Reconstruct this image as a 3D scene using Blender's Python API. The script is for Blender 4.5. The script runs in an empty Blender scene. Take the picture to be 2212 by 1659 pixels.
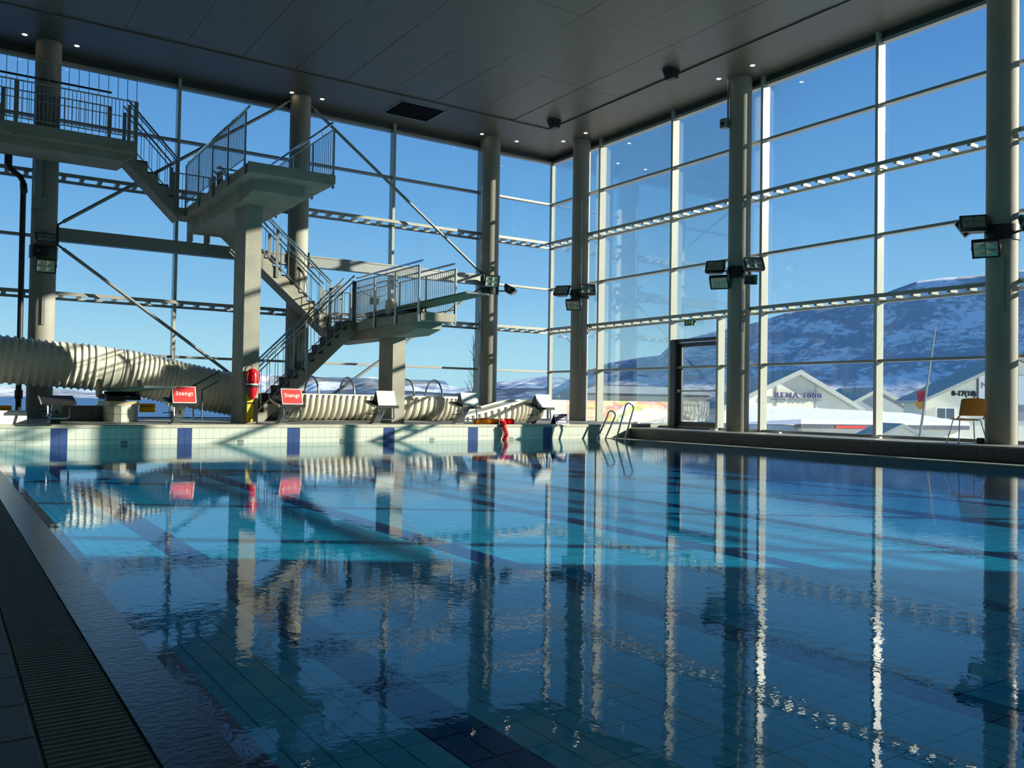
import bpy, math, random
from mathutils import Vector, Matrix
random.seed(7)
S = bpy.context.scene
COL = S.collection

# ------------------------------------------------------------------ camera
FW, FH, FPX = 2212, 1659, 1872.06
CAM = Vector((0.0, 0.0, 0.8333))
CX = Vector((0.83250845, -0.55377725, 0.01613810))     # image right
CY = Vector((0.02503956, 0.00851100, -0.99965023))     # image down
CZ = Vector((0.55344620, 0.83262136, 0.02095182))      # forward
cd = bpy.data.cameras.new('camera')
cd.sensor_fit = 'HORIZONTAL'; cd.sensor_width = 36.0
cd.lens = FPX / FW * 36.0
cd.clip_start = 0.05; cd.clip_end = 20000
cam = bpy.data.objects.new('camera', cd); COL.objects.link(cam)
up, back = -CY, -CZ
cam.matrix_world = Matrix(((CX.x, up.x, back.x, CAM.x), (CX.y, up.y, back.y, CAM.y),
                           (CX.z, up.z, back.z, CAM.z), (0, 0, 0, 1)))
S.camera = cam

def ray(px, py):
    return CX * (px - FW / 2) + CY * (py - FH / 2) + CZ * FPX
def at(px, py, X=None, Y=None, Z=None):
    """photo pixel -> point on the plane X=, Y= or Z= (metres)"""
    v = ray(px, py)
    t = X / v.x if X is not None else (Y / v.y if Y is not None else (Z - CAM.z) / v.z)
    return CAM + v * t

# ------------------------------------------------------------------ world, sun, exposure
S.view_settings.view_transform = 'Standard'; S.view_settings.look = 'None'
S.view_settings.gamma = 1.0; S.view_settings.use_curve_mapping = False
S.view_settings.exposure = 0.0
S.cycles.use_denoising = True
S.cycles.max_bounces = 9; S.cycles.diffuse_bounces = 4; S.cycles.glossy_bounces = 4
S.cycles.use_adaptive_sampling = True; S.cycles.adaptive_threshold = 0.05; S.cycles.adaptive_min_samples = 20
S.cycles.transparent_max_bounces = 24; S.cycles.transmission_bounces = 6
S.cycles.caustics_reflective = False; S.cycles.caustics_refractive = False
S.cycles.sample_clamp_indirect = 6.0

W = bpy.data.worlds.new('winter_sky'); S.world = W; W.use_nodes = True
nt = W.node_tree; nt.nodes.clear()
o_ = nt.nodes.new('ShaderNodeOutputWorld'); bg = nt.nodes.new('ShaderNodeBackground')
tc = nt.nodes.new('ShaderNodeTexCoord'); sx = nt.nodes.new('ShaderNodeSeparateXYZ'); cr = nt.nodes.new('ShaderNodeValToRGB')
nt.links.new(tc.outputs['Generated'], sx.inputs[0]); nt.links.new(sx.outputs['Z'], cr.inputs[0])
e = cr.color_ramp.elements
e[0].position = 0.0; e[0].color = (0.46, 0.74, 0.86, 1)
e[1].position = 1.0; e[1].color = (0.050, 0.150, 0.420, 1)
for p, c in ((0.05, (0.40, 0.71, 0.88, 1)), (0.12, (0.25, 0.54, 0.84, 1)), (0.22, (0.150, 0.400, 0.760, 1)), (0.36, (0.092, 0.280, 0.650, 1))):
    k = e.new(p); k.color = c
bg.inputs['Strength'].default_value = 1.05
nt.links.new(cr.outputs[0], bg.inputs[0]); nt.links.new(bg.outputs[0], o_.inputs[0])

SUN_DIR = Vector((0.7915, -0.5312, 0.302)).normalized()     # towards the sun
sl = bpy.data.lights.new('sun', 'SUN'); sl.energy = 10.0; sl.color = (1.0, 0.93, 0.78); sl.angle = math.radians(0.55)
so = bpy.data.objects.new('sun', sl); COL.objects.link(so)
so.rotation_euler = SUN_DIR.to_track_quat('Z', 'Y').to_euler()

# ------------------------------------------------------------------ materials
def lin(c):
    return tuple(((x / 12.92) if x <= 0.04045 else ((x + 0.055) / 1.055) ** 2.4) for x in c)
def hx(s):
    return lin(tuple(int(s[i:i + 2], 16) / 255 for i in (0, 2, 4)))
MATS = {}
def mat(name, col, rough=0.5, metal=0.0, var=0.08, scale=6.0, bump=0.0, bscale=None, spec=0.5, coat=0.0, emit=None, estr=0.0, aniso=None):
    """principled material whose colour is broken up by procedural noise"""
    if name in MATS: return MATS[name]
    m = bpy.data.materials.new(name); m.use_nodes = True; t = m.node_tree; t.nodes.clear()
    out = t.nodes.new('ShaderNodeOutputMaterial'); b = t.nodes.new('ShaderNodeBsdfPrincipled')
    t.links.new(b.outputs[0], out.inputs[0])
    co = t.nodes.new('ShaderNodeTexCoord'); n = t.nodes.new('ShaderNodeTexNoise')
    n.inputs['Scale'].default_value = scale; n.inputs['Detail'].default_value = 5
    vec = co.outputs['Object']
    if aniso:
        mp = t.nodes.new('ShaderNodeMapping'); mp.inputs['Scale'].default_value = aniso
        t.links.new(vec, mp.inputs[0]); vec = mp.outputs[0]
    t.links.new(vec, n.inputs['Vector'])
    r = t.nodes.new('ShaderNodeValToRGB')
    r.color_ramp.elements[0].position = 0.3; r.color_ramp.elements[1].position = 0.7
    r.color_ramp.elements[0].color = tuple(max(0, x * (1 - var)) for x in col) + (1,)
    r.color_ramp.elements[1].color = tuple(min(1, x * (1 + var)) for x in col) + (1,)
    t.links.new(n.outputs['Fac'], r.inputs[0]); t.links.new(r.outputs[0], b.inputs['Base Color'])
    b.inputs['Roughness'].default_value = rough; b.inputs['Metallic'].default_value = metal
    b.inputs['Specular IOR Level'].default_value = spec; b.inputs['Coat Weight'].default_value = coat
    if bump:
        n2 = t.nodes.new('ShaderNodeTexNoise'); n2.inputs['Scale'].default_value = bscale or scale * 4; n2.inputs['Detail'].default_value = 4
        t.links.new(vec, n2.inputs['Vector'])
        bp = t.nodes.new('ShaderNodeBump'); bp.inputs['Strength'].default_value = bump; bp.inputs['Distance'].default_value = 0.02
        t.links.new(n2.outputs['Fac'], bp.inputs['Height']); t.links.new(bp.outputs[0], b.inputs['Normal'])
    if emit:
        b.inputs['Emission Color'].default_value = tuple(emit) + (1,); b.inputs['Emission Strength'].default_value = estr
    MATS[name] = m
    return m

CONC = mat('concrete', hx('9a978a'), 0.75, var=0.16, scale=2.2, bump=0.12, bscale=30)
CONC2 = mat('column_concrete', hx('959388'), 0.7, var=0.14, scale=1.6, bump=0.10, bscale=25, aniso=(1, 1, 0.5))
STEEL = mat('brushed_steel', hx('9a9c98'), 0.35, 0.85, var=0.08, scale=20)
CHROME = mat('polished_chrome', hx('c8ccce'), 0.09, 1.0, var=0.03, scale=8)
GALV = mat('galvanised_steel', hx('8b908e'), 0.45, 0.4, var=0.10, scale=12)
ALU = mat('white_aluminium', hx('b4b6ab'), 0.15, 0.0, var=0.04, scale=4, spec=0.6)
TRANS = mat('transom_aluminium', hx('a3a39b'), 0.38, 0.15, var=0.05, scale=5)
BLACK = mat('black_plastic', hx('16181a'), 0.45, var=0.15, scale=10)
RUBBER = mat('black_rubber', hx('1c1d1f'), 0.7, var=0.2, scale=30, bump=0.1)
DARKST = mat('dark_step_board', hx('3c3e3c'), 0.7, var=0.2, scale=14, bump=0.2)
DECK = mat('deck_tile', hx('8d8d86'), 0.5, var=0.10, scale=8, bump=0.05)
WHITET = mat('white_ceramic_tile', hx('cfd3c6'), 0.22, var=0.05, scale=3, spec=0.6)
BLUET = mat('blue_ceramic_tile', hx('3a4f80'), 0.25, var=0.10, scale=5, spec=0.6)
COPING = mat('coping_stone', hx('b9b7a4'), 0.5, var=0.10, scale=6)
GROUT = mat('grey_grout', hx('7d807c'), 0.8, var=0.1, scale=20)
LEDGET = mat('dark_ledge_tile', hx('5c6061'), 0.4, var=0.12, scale=5)
LEDGETOP = mat('ledge_top_stone', hx('9a9a90'), 0.45, var=0.1, scale=6)
POOLT = mat('pool_floor_tile', hx('e2f6f8'), 0.4, var=0.07, scale=3)
POOLG = mat('pool_floor_grout', hx('7fa9ae'), 0.8, var=0.1, scale=20)
LANE = mat('lane_line_tile', hx('1b2b6e'), 0.4, var=0.12, scale=5)
EDGE = mat('overflow_edge_tile', hx('2c303a'), 0.22, var=0.12, scale=8, bump=0.09, bscale=40, spec=0.7)
PAVE = mat('charcoal_deck_paver', hx('50545a'), 0.55, var=0.12, scale=6, bump=0.1)
GRATE = mat('grey_plastic_grate', hx('666c66'), 0.55, var=0.15, scale=14)
CEIL = mat('ceiling_panel', hx('6a645a'), 0.42, 0.0, var=0.05, scale=1.5, spec=0.35)
BAND = mat('ceiling_border', hx('645d50'), 0.42, 0.0, var=0.04, scale=1.2, spec=0.35)
SLIDE = mat('cream_fibreglass', hx('e6e3d2'), 0.35, var=0.06, scale=3)
GREENB = mat('green_board', hx('1d6b5c'), 0.6, var=0.12, scale=12, bump=0.05)
CREAM = mat('cream_plastic', hx('cdc09a'), 0.5, var=0.08, scale=6)
REDS = mat('red_sign', hx('e23a36'), 0.45, var=0.05, scale=4)
WHITES = mat('white_print', hx('f2f2ec'), 0.5, var=0.03, scale=4)
GREYS = mat('pale_sign_board', hx('c9d0cc'), 0.5, var=0.05, scale=4)
NAVY = mat('navy_sign', hx('16295e'), 0.45, var=0.08, scale=4)
REDP = mat('red_buoy_plastic', hx('cc1724'), 0.28, var=0.08, scale=5)
YELLOW = mat('yellow_bag', hx('d9c01c'), 0.5, var=0.10, scale=8)
ORANGEF = mat('orange_float', hx('b87a16'), 0.5, var=0.12, scale=8)
ORANGE = mat('orange_chair_plastic', hx('d9811e'), 0.42, var=0.05, scale=5)
YSIGN = mat('yellow_warning_sign', hx('e8a31c'), 0.5, var=0.06, scale=5)
def translucent(name, c):
    m = mat(name, c, 0.5, var=0.06); t = m.node_tree; b_ = [n for n in t.nodes if n.type == 'BSDF_PRINCIPLED'][0]; o = [n for n in t.nodes if n.type == 'OUTPUT_MATERIAL'][0]
    tl = t.nodes.new('ShaderNodeBsdfTranslucent'); tl.inputs[0].default_value = tuple(c) + (1,); mx = t.nodes.new('ShaderNodeMixShader'); mx.inputs[0].default_value = 0.75
    t.links.new(b_.outputs[0], mx.inputs[1]); t.links.new(tl.outputs[0], mx.inputs[2]); t.links.new(mx.outputs[0], o.inputs[0]); return m
YTRANS = translucent('yellow_translucent_sheet', hx('ffc02a'))
GREENX = mat('green_exit_sign', hx('0b6b35'), 0.4, var=0.05, scale=6)
FRAME = mat('dark_door_frame', hx('4a4f50'), 0.4, 0.3, var=0.08, scale=6)
LAMPG = mat('lamp_reflector', hx('9fb3a6'), 0.25, 0.6, var=0.10, scale=8)
LAMPB = mat('lamp_housing', hx('2b3030'), 0.4, 0.3, var=0.12, scale=8)
LENS = mat('lit_lens', (1, 0.85, 0.6), 0.4, emit=(1.0, 0.78, 0.50), estr=9.0)
PLASTER = mat('pale_plaster', hx('d4d2c8'), 0.8, var=0.06, scale=3)

def glass_mat(name, tint, ior=1.5, gloss=1.0):
    m = bpy.data.materials.new(name); m.use_nodes = True; t = m.node_tree; t.nodes.clear()
    out = t.nodes.new('ShaderNodeOutputMaterial'); mx = t.nodes.new('ShaderNodeMixShader')
    tr = t.nodes.new('ShaderNodeBsdfTransparent'); gl = t.nodes.new('ShaderNodeBsdfGlossy')
    fr = t.nodes.new('ShaderNodeFresnel'); mu = t.nodes.new('ShaderNodeMath'); mu.operation = 'MULTIPLY'
    fr.inputs['IOR'].default_value = ior; mu.inputs[1].default_value = gloss
    tr.inputs[0].default_value = tint + (1,); gl.inputs['Roughness'].default_value = 0.02
    n = t.nodes.new('ShaderNodeTexNoise'); n.inputs['Scale'].default_value = 0.6
    bp = t.nodes.new('ShaderNodeBump'); bp.inputs['Strength'].default_value = 0.015
    t.links.new(n.outputs['Fac'], bp.inputs['Height']); t.links.new(bp.outputs[0], gl.inputs['Normal'])
    t.links.new(fr.outputs[0], mu.inputs[0]); t.links.new(mu.outputs[0], mx.inputs[0])
    t.links.new(tr.outputs[0], mx.inputs[1]); t.links.new(gl.outputs[0], mx.inputs[2]); t.links.new(mx.outputs[0], out.inputs[0])
    return m
GLASS = glass_mat('window_glass', (0.965, 0.985, 0.98), 1.45, 0.38)
CLEAR = glass_mat('clear_acrylic', (0.97, 0.98, 0.985), 1.35, 0.5)

def water_mat():
    m = bpy.data.materials.new('pool_water'); m.use_nodes = True; t = m.node_tree; t.nodes.clear()
    N, L = t.nodes.new, t.links.new
    out = N('ShaderNodeOutputMaterial'); mx = N('ShaderNodeMixShader'); tr = N('ShaderNodeBsdfTransparent'); gl = N('ShaderNodeBsdfGlossy')
    tr.inputs[0].default_value = (0.97, 0.99, 1.0, 1); gl.inputs['Roughness'].default_value = 0.0
    co = N('ShaderNodeTexCoord')
    fine = N('ShaderNodeTexNoise'); fine.inputs['Scale'].default_value = 13.0; fine.inputs['Detail'].default_value = 3; fine.inputs['Roughness'].default_value = 0.55
    mid = N('ShaderNodeTexNoise'); mid.inputs['Scale'].default_value = 1.7; mid.inputs['Detail'].default_value = 2
    patch = N('ShaderNodeTexNoise'); patch.inputs['Scale'].default_value = 0.33; patch.inputs['Detail'].default_value = 1
    for n in (fine, mid, patch): L(co.outputs['Object'], n.inputs['Vector'])
    rp = N('ShaderNodeMapRange'); rp.inputs['From Min'].default_value = 0.42; rp.inputs['From Max'].default_value = 0.62
    rp.inputs['To Min'].default_value = 0.35; rp.inputs['To Max'].default_value = 1.0
    L(patch.outputs['Fac'], rp.inputs['Value'])
    mu = N('ShaderNodeMath'); mu.operation = 'MULTIPLY'; L(fine.outputs['Fac'], mu.inputs[0]); L(rp.outputs[0], mu.inputs[1])
    ad = N('ShaderNodeMath'); ad.operation = 'MULTIPLY_ADD'; ad.inputs[1].default_value = 0.75
    L(mid.outputs['Fac'], ad.inputs[0]); L(mu.outputs[0], ad.inputs[2])
    bp = N('ShaderNodeBump'); bp.inputs['Strength'].default_value = 1.0; bp.inputs['Distance'].default_value = 0.0009
    L(ad.outputs[0], bp.inputs['Height']); L(bp.outputs[0], gl.inputs['Normal'])
    # Schlick reflectance of water, the same from above and below
    ge = N('ShaderNodeNewGeometry'); dt = N('ShaderNodeVectorMath'); dt.operation = 'DOT_PRODUCT'
    L(ge.outputs['Incoming'], dt.inputs[0]); L(bp.outputs[0], dt.inputs[1])
    ab = N('ShaderNodeMath'); ab.operation = 'ABSOLUTE'; L(dt.outputs['Value'], ab.inputs[0])
    om = N('ShaderNodeMath'); om.operation = 'SUBTRACT'; om.inputs[0].default_value = 1.0; om.use_clamp = True; L(ab.outputs[0], om.inputs[1])
    pw = N('ShaderNodeMath'); pw.operation = 'POWER'; pw.inputs[1].default_value = 5.0; L(om.outputs[0], pw.inputs[0])
    fr = N('ShaderNodeMath'); fr.operation = 'MULTIPLY_ADD'; fr.inputs[1].default_value = 0.98; fr.inputs[2].default_value = 0.02; L(pw.outputs[0], fr.inputs[0])
    L(fr.outputs[0], mx.inputs[0]); L(tr.outputs[0], mx.inputs[1]); L(gl.outputs[0], mx.inputs[2]); L(mx.outputs[0], out.inputs['Surface'])
    va = N('ShaderNodeVolumeAbsorption'); va.inputs['Color'].default_value = (0.0, 0.79, 0.925, 1); va.inputs['Density'].default_value = 1.05
    L(va.outputs[0], out.inputs['Volume'])
    return m
WATER = water_mat()

# ------------------------------------------------------------------ mesh helpers
ORG = {}
class MB:
    """collects shapes (world metres) and links them as ONE mesh object"""
    def __init__(s): s.v = []; s.f = []
    def add(s, vs, fs):
        o = len(s.v); s.v += [Vector(v) for v in vs]; s.f += [tuple(i + o for i in f) for f in fs]; return s
    def box(s, a, b, M=None):
        x0, y0, z0 = a; x1, y1, z1 = b
        vs = [Vector(p) for p in ((x0, y0, z0), (x1, y0, z0), (x1, y1, z0), (x0, y1, z0), (x0, y0, z1), (x1, y0, z1), (x1, y1, z1), (x0, y1, z1))]
        if M: vs = [M @ v for v in vs]
        return s.add(vs, ((0, 3, 2, 1), (4, 5, 6, 7), (0, 1, 5, 4), (1, 2, 6, 5), (2, 3, 7, 6), (3, 0, 4, 7)))
    def bbox(s, a, b, ch, M=None):
        """box with chamfered vertical+top edges (ring stack)"""
        x0, y0, z0 = a; x1, y1, z1 = b; c = ch
        def ring(i, z): return [(x0 + i + c * 0, y0 + i, z), (x1 - i, y0 + i, z), (x1 - i, y1 - i, z), (x0 + i, y1 - i, z)]
        R = ring(0, z0) + ring(0, z1 - c) + ring(c, z1)
        if M: R = [M @ Vector(p) for p in R]
        fs = [(3, 2, 1, 0), (8, 9, 10, 11)]
        for k in (0, 4):
            for i in range(4): fs.append((k + i, k + (i + 1) % 4, k + 4 + (i + 1) % 4, k + 4 + i))
        return s.add(R, fs)
    def cyl(s, a, b, r, n=10, r2=None, cap=True):
        a, b = Vector(a), Vector(b); d = (b - a).normalized(); r2 = r if r2 is None else r2
        u = d.orthogonal().normalized(); w = d.cross(u); vs = []
        for p, q in ((a, r), (b, r2)):
            for i in range(n):
                t = 2 * math.pi * i / n; vs.append(p + u * (q * math.cos(t)) + w * (q * math.sin(t)))
        fs = [(i, (i + 1) % n, n + (i + 1) % n, n + i) for i in range(n)]
        if cap: fs += [tuple(range(n - 1, -1, -1)), tuple(range(n, 2 * n))]
        return s.add(vs, fs)
    def tube(s, pts, r, n=8):
        pts = [Vector(p) for p in pts]; m = len(pts); vs = []; u = None
        for i, p in enumerate(pts):
            d = (pts[min(i + 1, m - 1)] - pts[max(i - 1, 0)]).normalized()
            u = d.orthogonal().normalized() if u is None else (u - d * u.dot(d)).normalized()
            w = d.cross(u)
            for k in range(n):
                t = 2 * math.pi * k / n; vs.append(p + u * (r * math.cos(t)) + w * (r * math.sin(t)))
        fs = [(i * n + k, i * n + (k + 1) % n, (i + 1) * n + (k + 1) % n, (i + 1) * n + k) for i in range(m - 1) for k in range(n)]
        fs += [tuple(range(n - 1, -1, -1)), tuple(range((m - 1) * n, m * n))]
        return s.add(vs, fs)
    def prism(s, poly, ext):
        """polygon (3D points) extruded by the vector ext"""
        e_ = Vector(ext); p = [Vector(q) for q in poly]; n = len(p)
        fs = [tuple(range(n - 1, -1, -1)), tuple(range(n, 2 * n))] + [(i, (i + 1) % n, n + (i + 1) % n, n + i) for i in range(n)]
        return s.add(p + [q + e_ for q in p], fs)
    def lathe(s, prof, c=(0, 0, 0), n=20, M=None):
        c = Vector(c); vs = []; m = len(prof)
        for r, z in prof:
            for i in range(n):
                t = 2 * math.pi * i / n; q = Vector((r * math.cos(t), r * math.sin(t), z)); vs.append((M @ q if M else q) + c)
        fs = [(j * n + i, j * n + (i + 1) % n, (j + 1) * n + (i + 1) % n, (j + 1) * n + i) for j in range(m - 1) for i in range(n)]
        fs += [tuple(range(n - 1, -1, -1)), tuple(range((m - 1) * n, m * n))]
        return s.add(vs, fs)
    def build(s, name, m, parent=None, smooth=False, local=False):
        me = bpy.data.meshes.new(name)
        off = Vector() if (parent is None or local) else ORG.get(parent.name, Vector())
        me.from_pydata([v - off for v in s.v], [], s.f); me.update()
        if smooth:
            me.polygons.foreach_set('use_smooth', [True] * len(me.polygons))
            try: me.set_sharp_from_angle(angle=math.radians(40))
            except Exception: pass
        me.materials.append(m)
        return link(name, me, parent)
def link(name, data, parent=None, loc=None):
    o = bpy.data.objects.new(name, data); COL.objects.link(o)
    if parent is not None: o.parent = parent; ORG[o.name] = ORG.get(parent.name, Vector())
    else: ORG[o.name] = Vector()
    if loc is not None: o.location = loc
    return o
def tag(o, label=None, cat=None, group=None, kind=None):
    if label: o['label'] = label
    if cat: o['category'] = cat
    if group: o['group'] = group
    if kind: o['kind'] = kind
    return o
def thing(name, label, cat, loc=(0, 0, 0), group=None, rot=None):
    o = bpy.data.objects.new(name, None); COL.objects.link(o); o.empty_display_size = 0.2
    o.location = loc; ORG[o.name] = Vector(loc) if rot is None else Vector()
    if rot is not None: o.rotation_euler = rot
    return tag(o, label, cat, group)
def struct(name, label=None):
    o = bpy.data.objects.new(name, None); COL.objects.link(o); ORG[o.name] = Vector()
    return tag(o, label, None, None, 'structure')
def copy_part(src, parent, loc):
    c = src.copy(); COL.objects.link(c); c.parent = parent; c.location = loc; ORG[c.name] = ORG.get(parent.name, Vector()); return c
def repeat(name, mb, m, parent, locs, local=True, smooth=False):
    """one mesh, many sibling parts"""
    first = mb.build(name, m, parent, smooth=smooth, local=True); off = ORG.get(parent.name, Vector())
    first.location = Vector(locs[0]) - off; res = [first]
    for l in locs[1:]: res.append(copy_part(first, parent, Vector(l) - off))
    return res
def text_mesh(s, size, depth=0.0, M=None, align='CENTER', spacing=1.0, bold=0.0):
    cu = bpy.data.curves.new('lettering_curve', 'FONT'); cu.body = s; cu.size = size; cu.extrude = depth
    cu.align_x = align; cu.align_y = 'CENTER'; cu.space_character = spacing; cu.offset = bold; cu.resolution_u = 3
    tmp = bpy.data.objects.new('lettering_tmp', cu); COL.objects.link(tmp)
    bpy.context.view_layer.update()
    me = bpy.data.meshes.new_from_object(tmp.evaluated_get(bpy.context.evaluated_depsgraph_get()))
    bpy.data.objects.remove(tmp); bpy.data.curves.remove(cu)
    if M: me.transform(M)
    return me
def lettering(s, size, m, parent, M, name='lettering', depth=0.001, **k):
    me = text_mesh(s, size, depth, M, **k); me.materials.clear(); me.materials.append(m)
    return link(name, me, parent)
def basis(x, y, z, o):
    x, y, z, o = Vector(x), Vector(y), Vector(z), Vector(o)
    return Matrix(((x.x, y.x, z.x, o.x), (x.y, y.y, z.y, o.y), (x.z, y.z, z.z, o.z), (0, 0, 0, 1)))

# ------------------------------------------------------------------ key dimensions (metres, z=0 is the water)
XW, YB = 15.6, 21.4            # glazed walls: right (east) and back (north)
XL, YR = -5.5, -9.0            # left wall and the wall behind the camera
ZC = 8.33                      # ceiling
PX0, PX1 = 0.66, 13.44         # pool long edges
PY1 = 16.12                    # pool end wall
ZD = 0.334                     # raised end deck
ZL = 0.25                      # ledge under the right-hand windows
XLEDGE = 14.25
LANES = [1.72 + 2.0 * k for k in range(6)]      # lanes 6,5,4,3,2,1
ZP = -0.42                     # pool floor

# ================================================================== STRUCTURE
# ---- pool basin
basin = struct('pool_basin', 'tiled swimming pool basin with dark blue lane lines')
b = MB(); b.box((PX0 - 0.3, YR + 6.5, ZP - 0.2), (PX1 + 0.3, PY1 + 0.2, ZP - 0.006)); b.build('basin_bed', POOLG, basin)
b = MB(); b.box((PX0 - 0.25, YR + 6.5, ZP), (PX0, PY1, -0.02)); b.build('basin_side', POOLT, basin)
b = MB(); b.box((PX1, YR + 6.5, ZP), (PX1 + 0.25, PY1, -0.03)); b.build('basin_side', POOLT, basin)
b = MB(); b.box((PX0 - 0.25, YR + 6.3, ZP), (PX1 + 0.25, YR + 6.5, -0.02)); b.build('basin_side', POOLT, basin)
TW, TL = 0.125, 0.25
def is_lane(x):
    return any(abs(x - l) < 0.125 for l in LANES)
nx = int((PX1 - PX0) / TW); cells = []
y0f = YR + 6.6
for j in range(int((PY1 - y0f) / TL)):
    for i in range(nx):
        x = PX0 + 0.06 + i * TW - 0.03; y = y0f + j * TL
        cells.append((x, y))
def vis(x, y):
    d = Vector((x + TW / 2, y + TL / 2, ZP)) - CAM; z = d.dot(CZ)
    if z < 0.3: return 1e9
    u, w = FPX * d.dot(CX) / z, FPX * d.dot(CY) / z
    return z if (abs(u) < FW / 2 and abs(w) < FH / 2) else 1e9
order = sorted(cells, key=lambda c: vis(*c))
near, rest = order[:280], order[280:]
tb = MB(); tb.box((0, 0, -0.006), (TW - 0.009, TL - 0.009, 0))
lane_near = [(x, y, ZP) for x, y in near if is_lane(x + TW / 2)]
repeat('floor_tile', tb, POOLT, basin, [(x, y, ZP) for x, y in near if not is_lane(x + TW / 2)])
if lane_near: repeat('lane_tile', tb, LANE, basin, lane_near)
rb, lb = MB(), MB()
for x, y in rest:
    (lb if is_lane(x + TW / 2) else rb).box((x, y, ZP - 0.006), (x + TW - 0.009, y + TL - 0.009, ZP))
tag(rb.build('floor_tiling', POOLT, basin), kind='stuff'); tag(lb.build('lane_line', LANE, basin), kind='stuff')
# lane end cross bars (T marks) near the end wall
for l in LANES:
    b = MB(); b.box((l - 0.5, PY1 - 2.0, ZP), (l + 0.5, PY1 - 1.75, ZP + 0.002)); b.build('lane_cross_bar', LANE, basin)

# ---- water
b = MB(); b.box((PX0 - 0.055, YR + 6.5, ZP - 0.1), (PX1 + 0.02, PY1 - 0.001, 0.0))
water = b.build('pool_water', WATER)
tag(water, 'clear blue water of the indoor pool, lightly rippled', 'water', None, 'stuff')

# ---- end wall with tiles
endw = struct('wall_pool_end', 'white tiled pool end wall with blue lane stripes')
b = MB(); b.box((-0.2, PY1 + 0.006, -0.5), (PX1 + 0.0, PY1 + 0.3, ZD - 0.057)); b.build('wall_core', GROUT, endw)
rows = ((0.087, 0.277), (-0.105, 0.085))
wl, bl = [], []
n0 = -9
for n in range(n0, 94):
    x = LANES[0] + n * 0.125
    blue = any(abs(x + 0.0625 - l) < 0.125 for l in LANES)
    for z0, z1 in rows: (bl if blue else wl).append((x, PY1, z0))
tb = MB(); tb.box((0.0015, 0, 0.002), (0.1235, 0.008, 0.188))
repeat('tile', tb, WHITET, endw, wl); repeat('blue_tile', tb, BLUET, endw, bl)
b, c = MB(), MB()
for n in range(n0, 94):
    x = LANES[0] + n * 0.125; blue = any(abs(x + 0.0625 - l) < 0.125 for l in LANES)
    for z0 in (-0.297, -0.489): (c if blue else b).box((x + 0.0015, PY1, z0 + 0.002), (x + 0.1235, PY1 + 0.008, z0 + 0.188))
tag(b.build('submerged_tiling', WHITET, endw), kind='stuff'); tag(c.build('submerged_lane_tiling', BLUET, endw), kind='stuff')
b = MB(); b.prism([(-0.2, PY1 - 0.012, ZD - 0.055), (-0.2, PY1 - 0.016, ZD - 0.02), (-0.2, PY1 - 0.004, ZD), (-0.2, PY1 + 0.3, ZD), (-0.2, PY1 + 0.3, ZD - 0.055)], (PX1 + 0.2, 0, 0))
b.build('coping', COPING, endw, smooth=False)
for k in range(5):        # small grey slot covers between the lanes
    x = LANES[k] + 1.0
    q = MB(); q.box((x - 0.055, PY1 - 0.006, 0.005), (x + 0.055, PY1, 0.058)); pl = q.build('slot_cover', GALV, endw)
    q = MB()
    for i in range(3): q.box((x - 0.045, PY1 - 0.008, 0.014 + i * 0.014), (x + 0.045, PY1 - 0.006, 0.020 + i * 0.014))
    q.build('slot', GROUT, pl)

# ---- decks and ledge
fl = struct('floor', 'grey tiled raised deck behind the pool end')
b = MB(); b.box((XL, PY1 + 0.3, -0.4), (XW + 0.3, YB + 0.3, ZD)); b.build('end_deck', DECK, fl)
b = MB(); b.box((XL, PY1 + 0.006, -0.4), (-0.2, PY1 + 0.3, ZD)); b.build('end_deck_side', DECK, fl)
b = MB(); b.box((PX1, PY1 + 0.006, -0.4), (XLEDGE, PY1 + 0.3, ZD)); b.build('end_deck_corner', WHITET, fl)
wk = struct('floor_walkway', 'pale wet walkway strip between pool and window ledge')
b = MB(); b.box((PX1 + 0.02, YR, -0.4), (PX1 + 0.30, PY1 + 0.006, 0.012)); b.build('pool_rim', COPING, wk)
b = MB(); b.box((PX1 + 0.30, YR, -0.4), (XLEDGE + 0.02, PY1 + 0.006, 0.004)); b.build('walkway', EDGE, wk)
ledge = struct('floor_ledge', 'raised ledge below the windows faced with dark tiles')
b = MB(); b.box((XLEDGE + 0.008, YR, -0.2), (XW + 0.3, PY1 + 0.3, ZL - 0.03)); b.build('ledge_core', GROUT, ledge)
b = MB(); b.box((XLEDGE - 0.012, YR, ZL - 0.03), (XW + 0.3, PY1 + 0.3, ZL)); b.build('ledge_top', LEDGETOP, ledge)
tb = MB(); tb.box((0, 0.0015, 0.0015), (0.009, 0.2485, 0.1055))
repeat('ledge_tile', tb, LEDGET, ledge, [(XLEDGE, PY1 - 0.25 * (k + 1), z) for k in range(52) for z in (0.006, 0.114)])

ld = struct('floor_poolside', 'dark wet poolside deck along the long pool edge')
b = MB(); b.box((XL, YR, -0.4), (PX0 - 0.001, PY1 + 0.006, -0.06)); b.build('slab', GROUT, ld)
b = MB(); b.box((XL, YR, -0.06), (-1.7, PY1, 0.0)); b.build('deck_field', PAVE, ld)
tl = [(x, y, 0) for y in [-1.1 + 0.27 * k for k in range(63)] for x in (-0.08,)]
tb = MB(); tb.bbox((0, 0, -0.05), (0.297, 0.267, 0.0), 0.003)
repeat('paver', tb, PAVE, ld, [(-0.075, y, 0) for _, y, _ in tl])
tb = MB(); tb.bbox((0, 0, -0.05), (0.597, 0.597, 0.0), 0.003)
repeat('paver', tb, PAVE, ld, [(x, -1.1 + 0.6 * k, 0) for x in (-0.68, -1.28) for k in range(28)])
b = MB(); b.box((-1.7, -1.1, -0.06), (-0.08, PY1, -0.012)); b.build('paver_bed', GROUT, ld)
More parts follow.
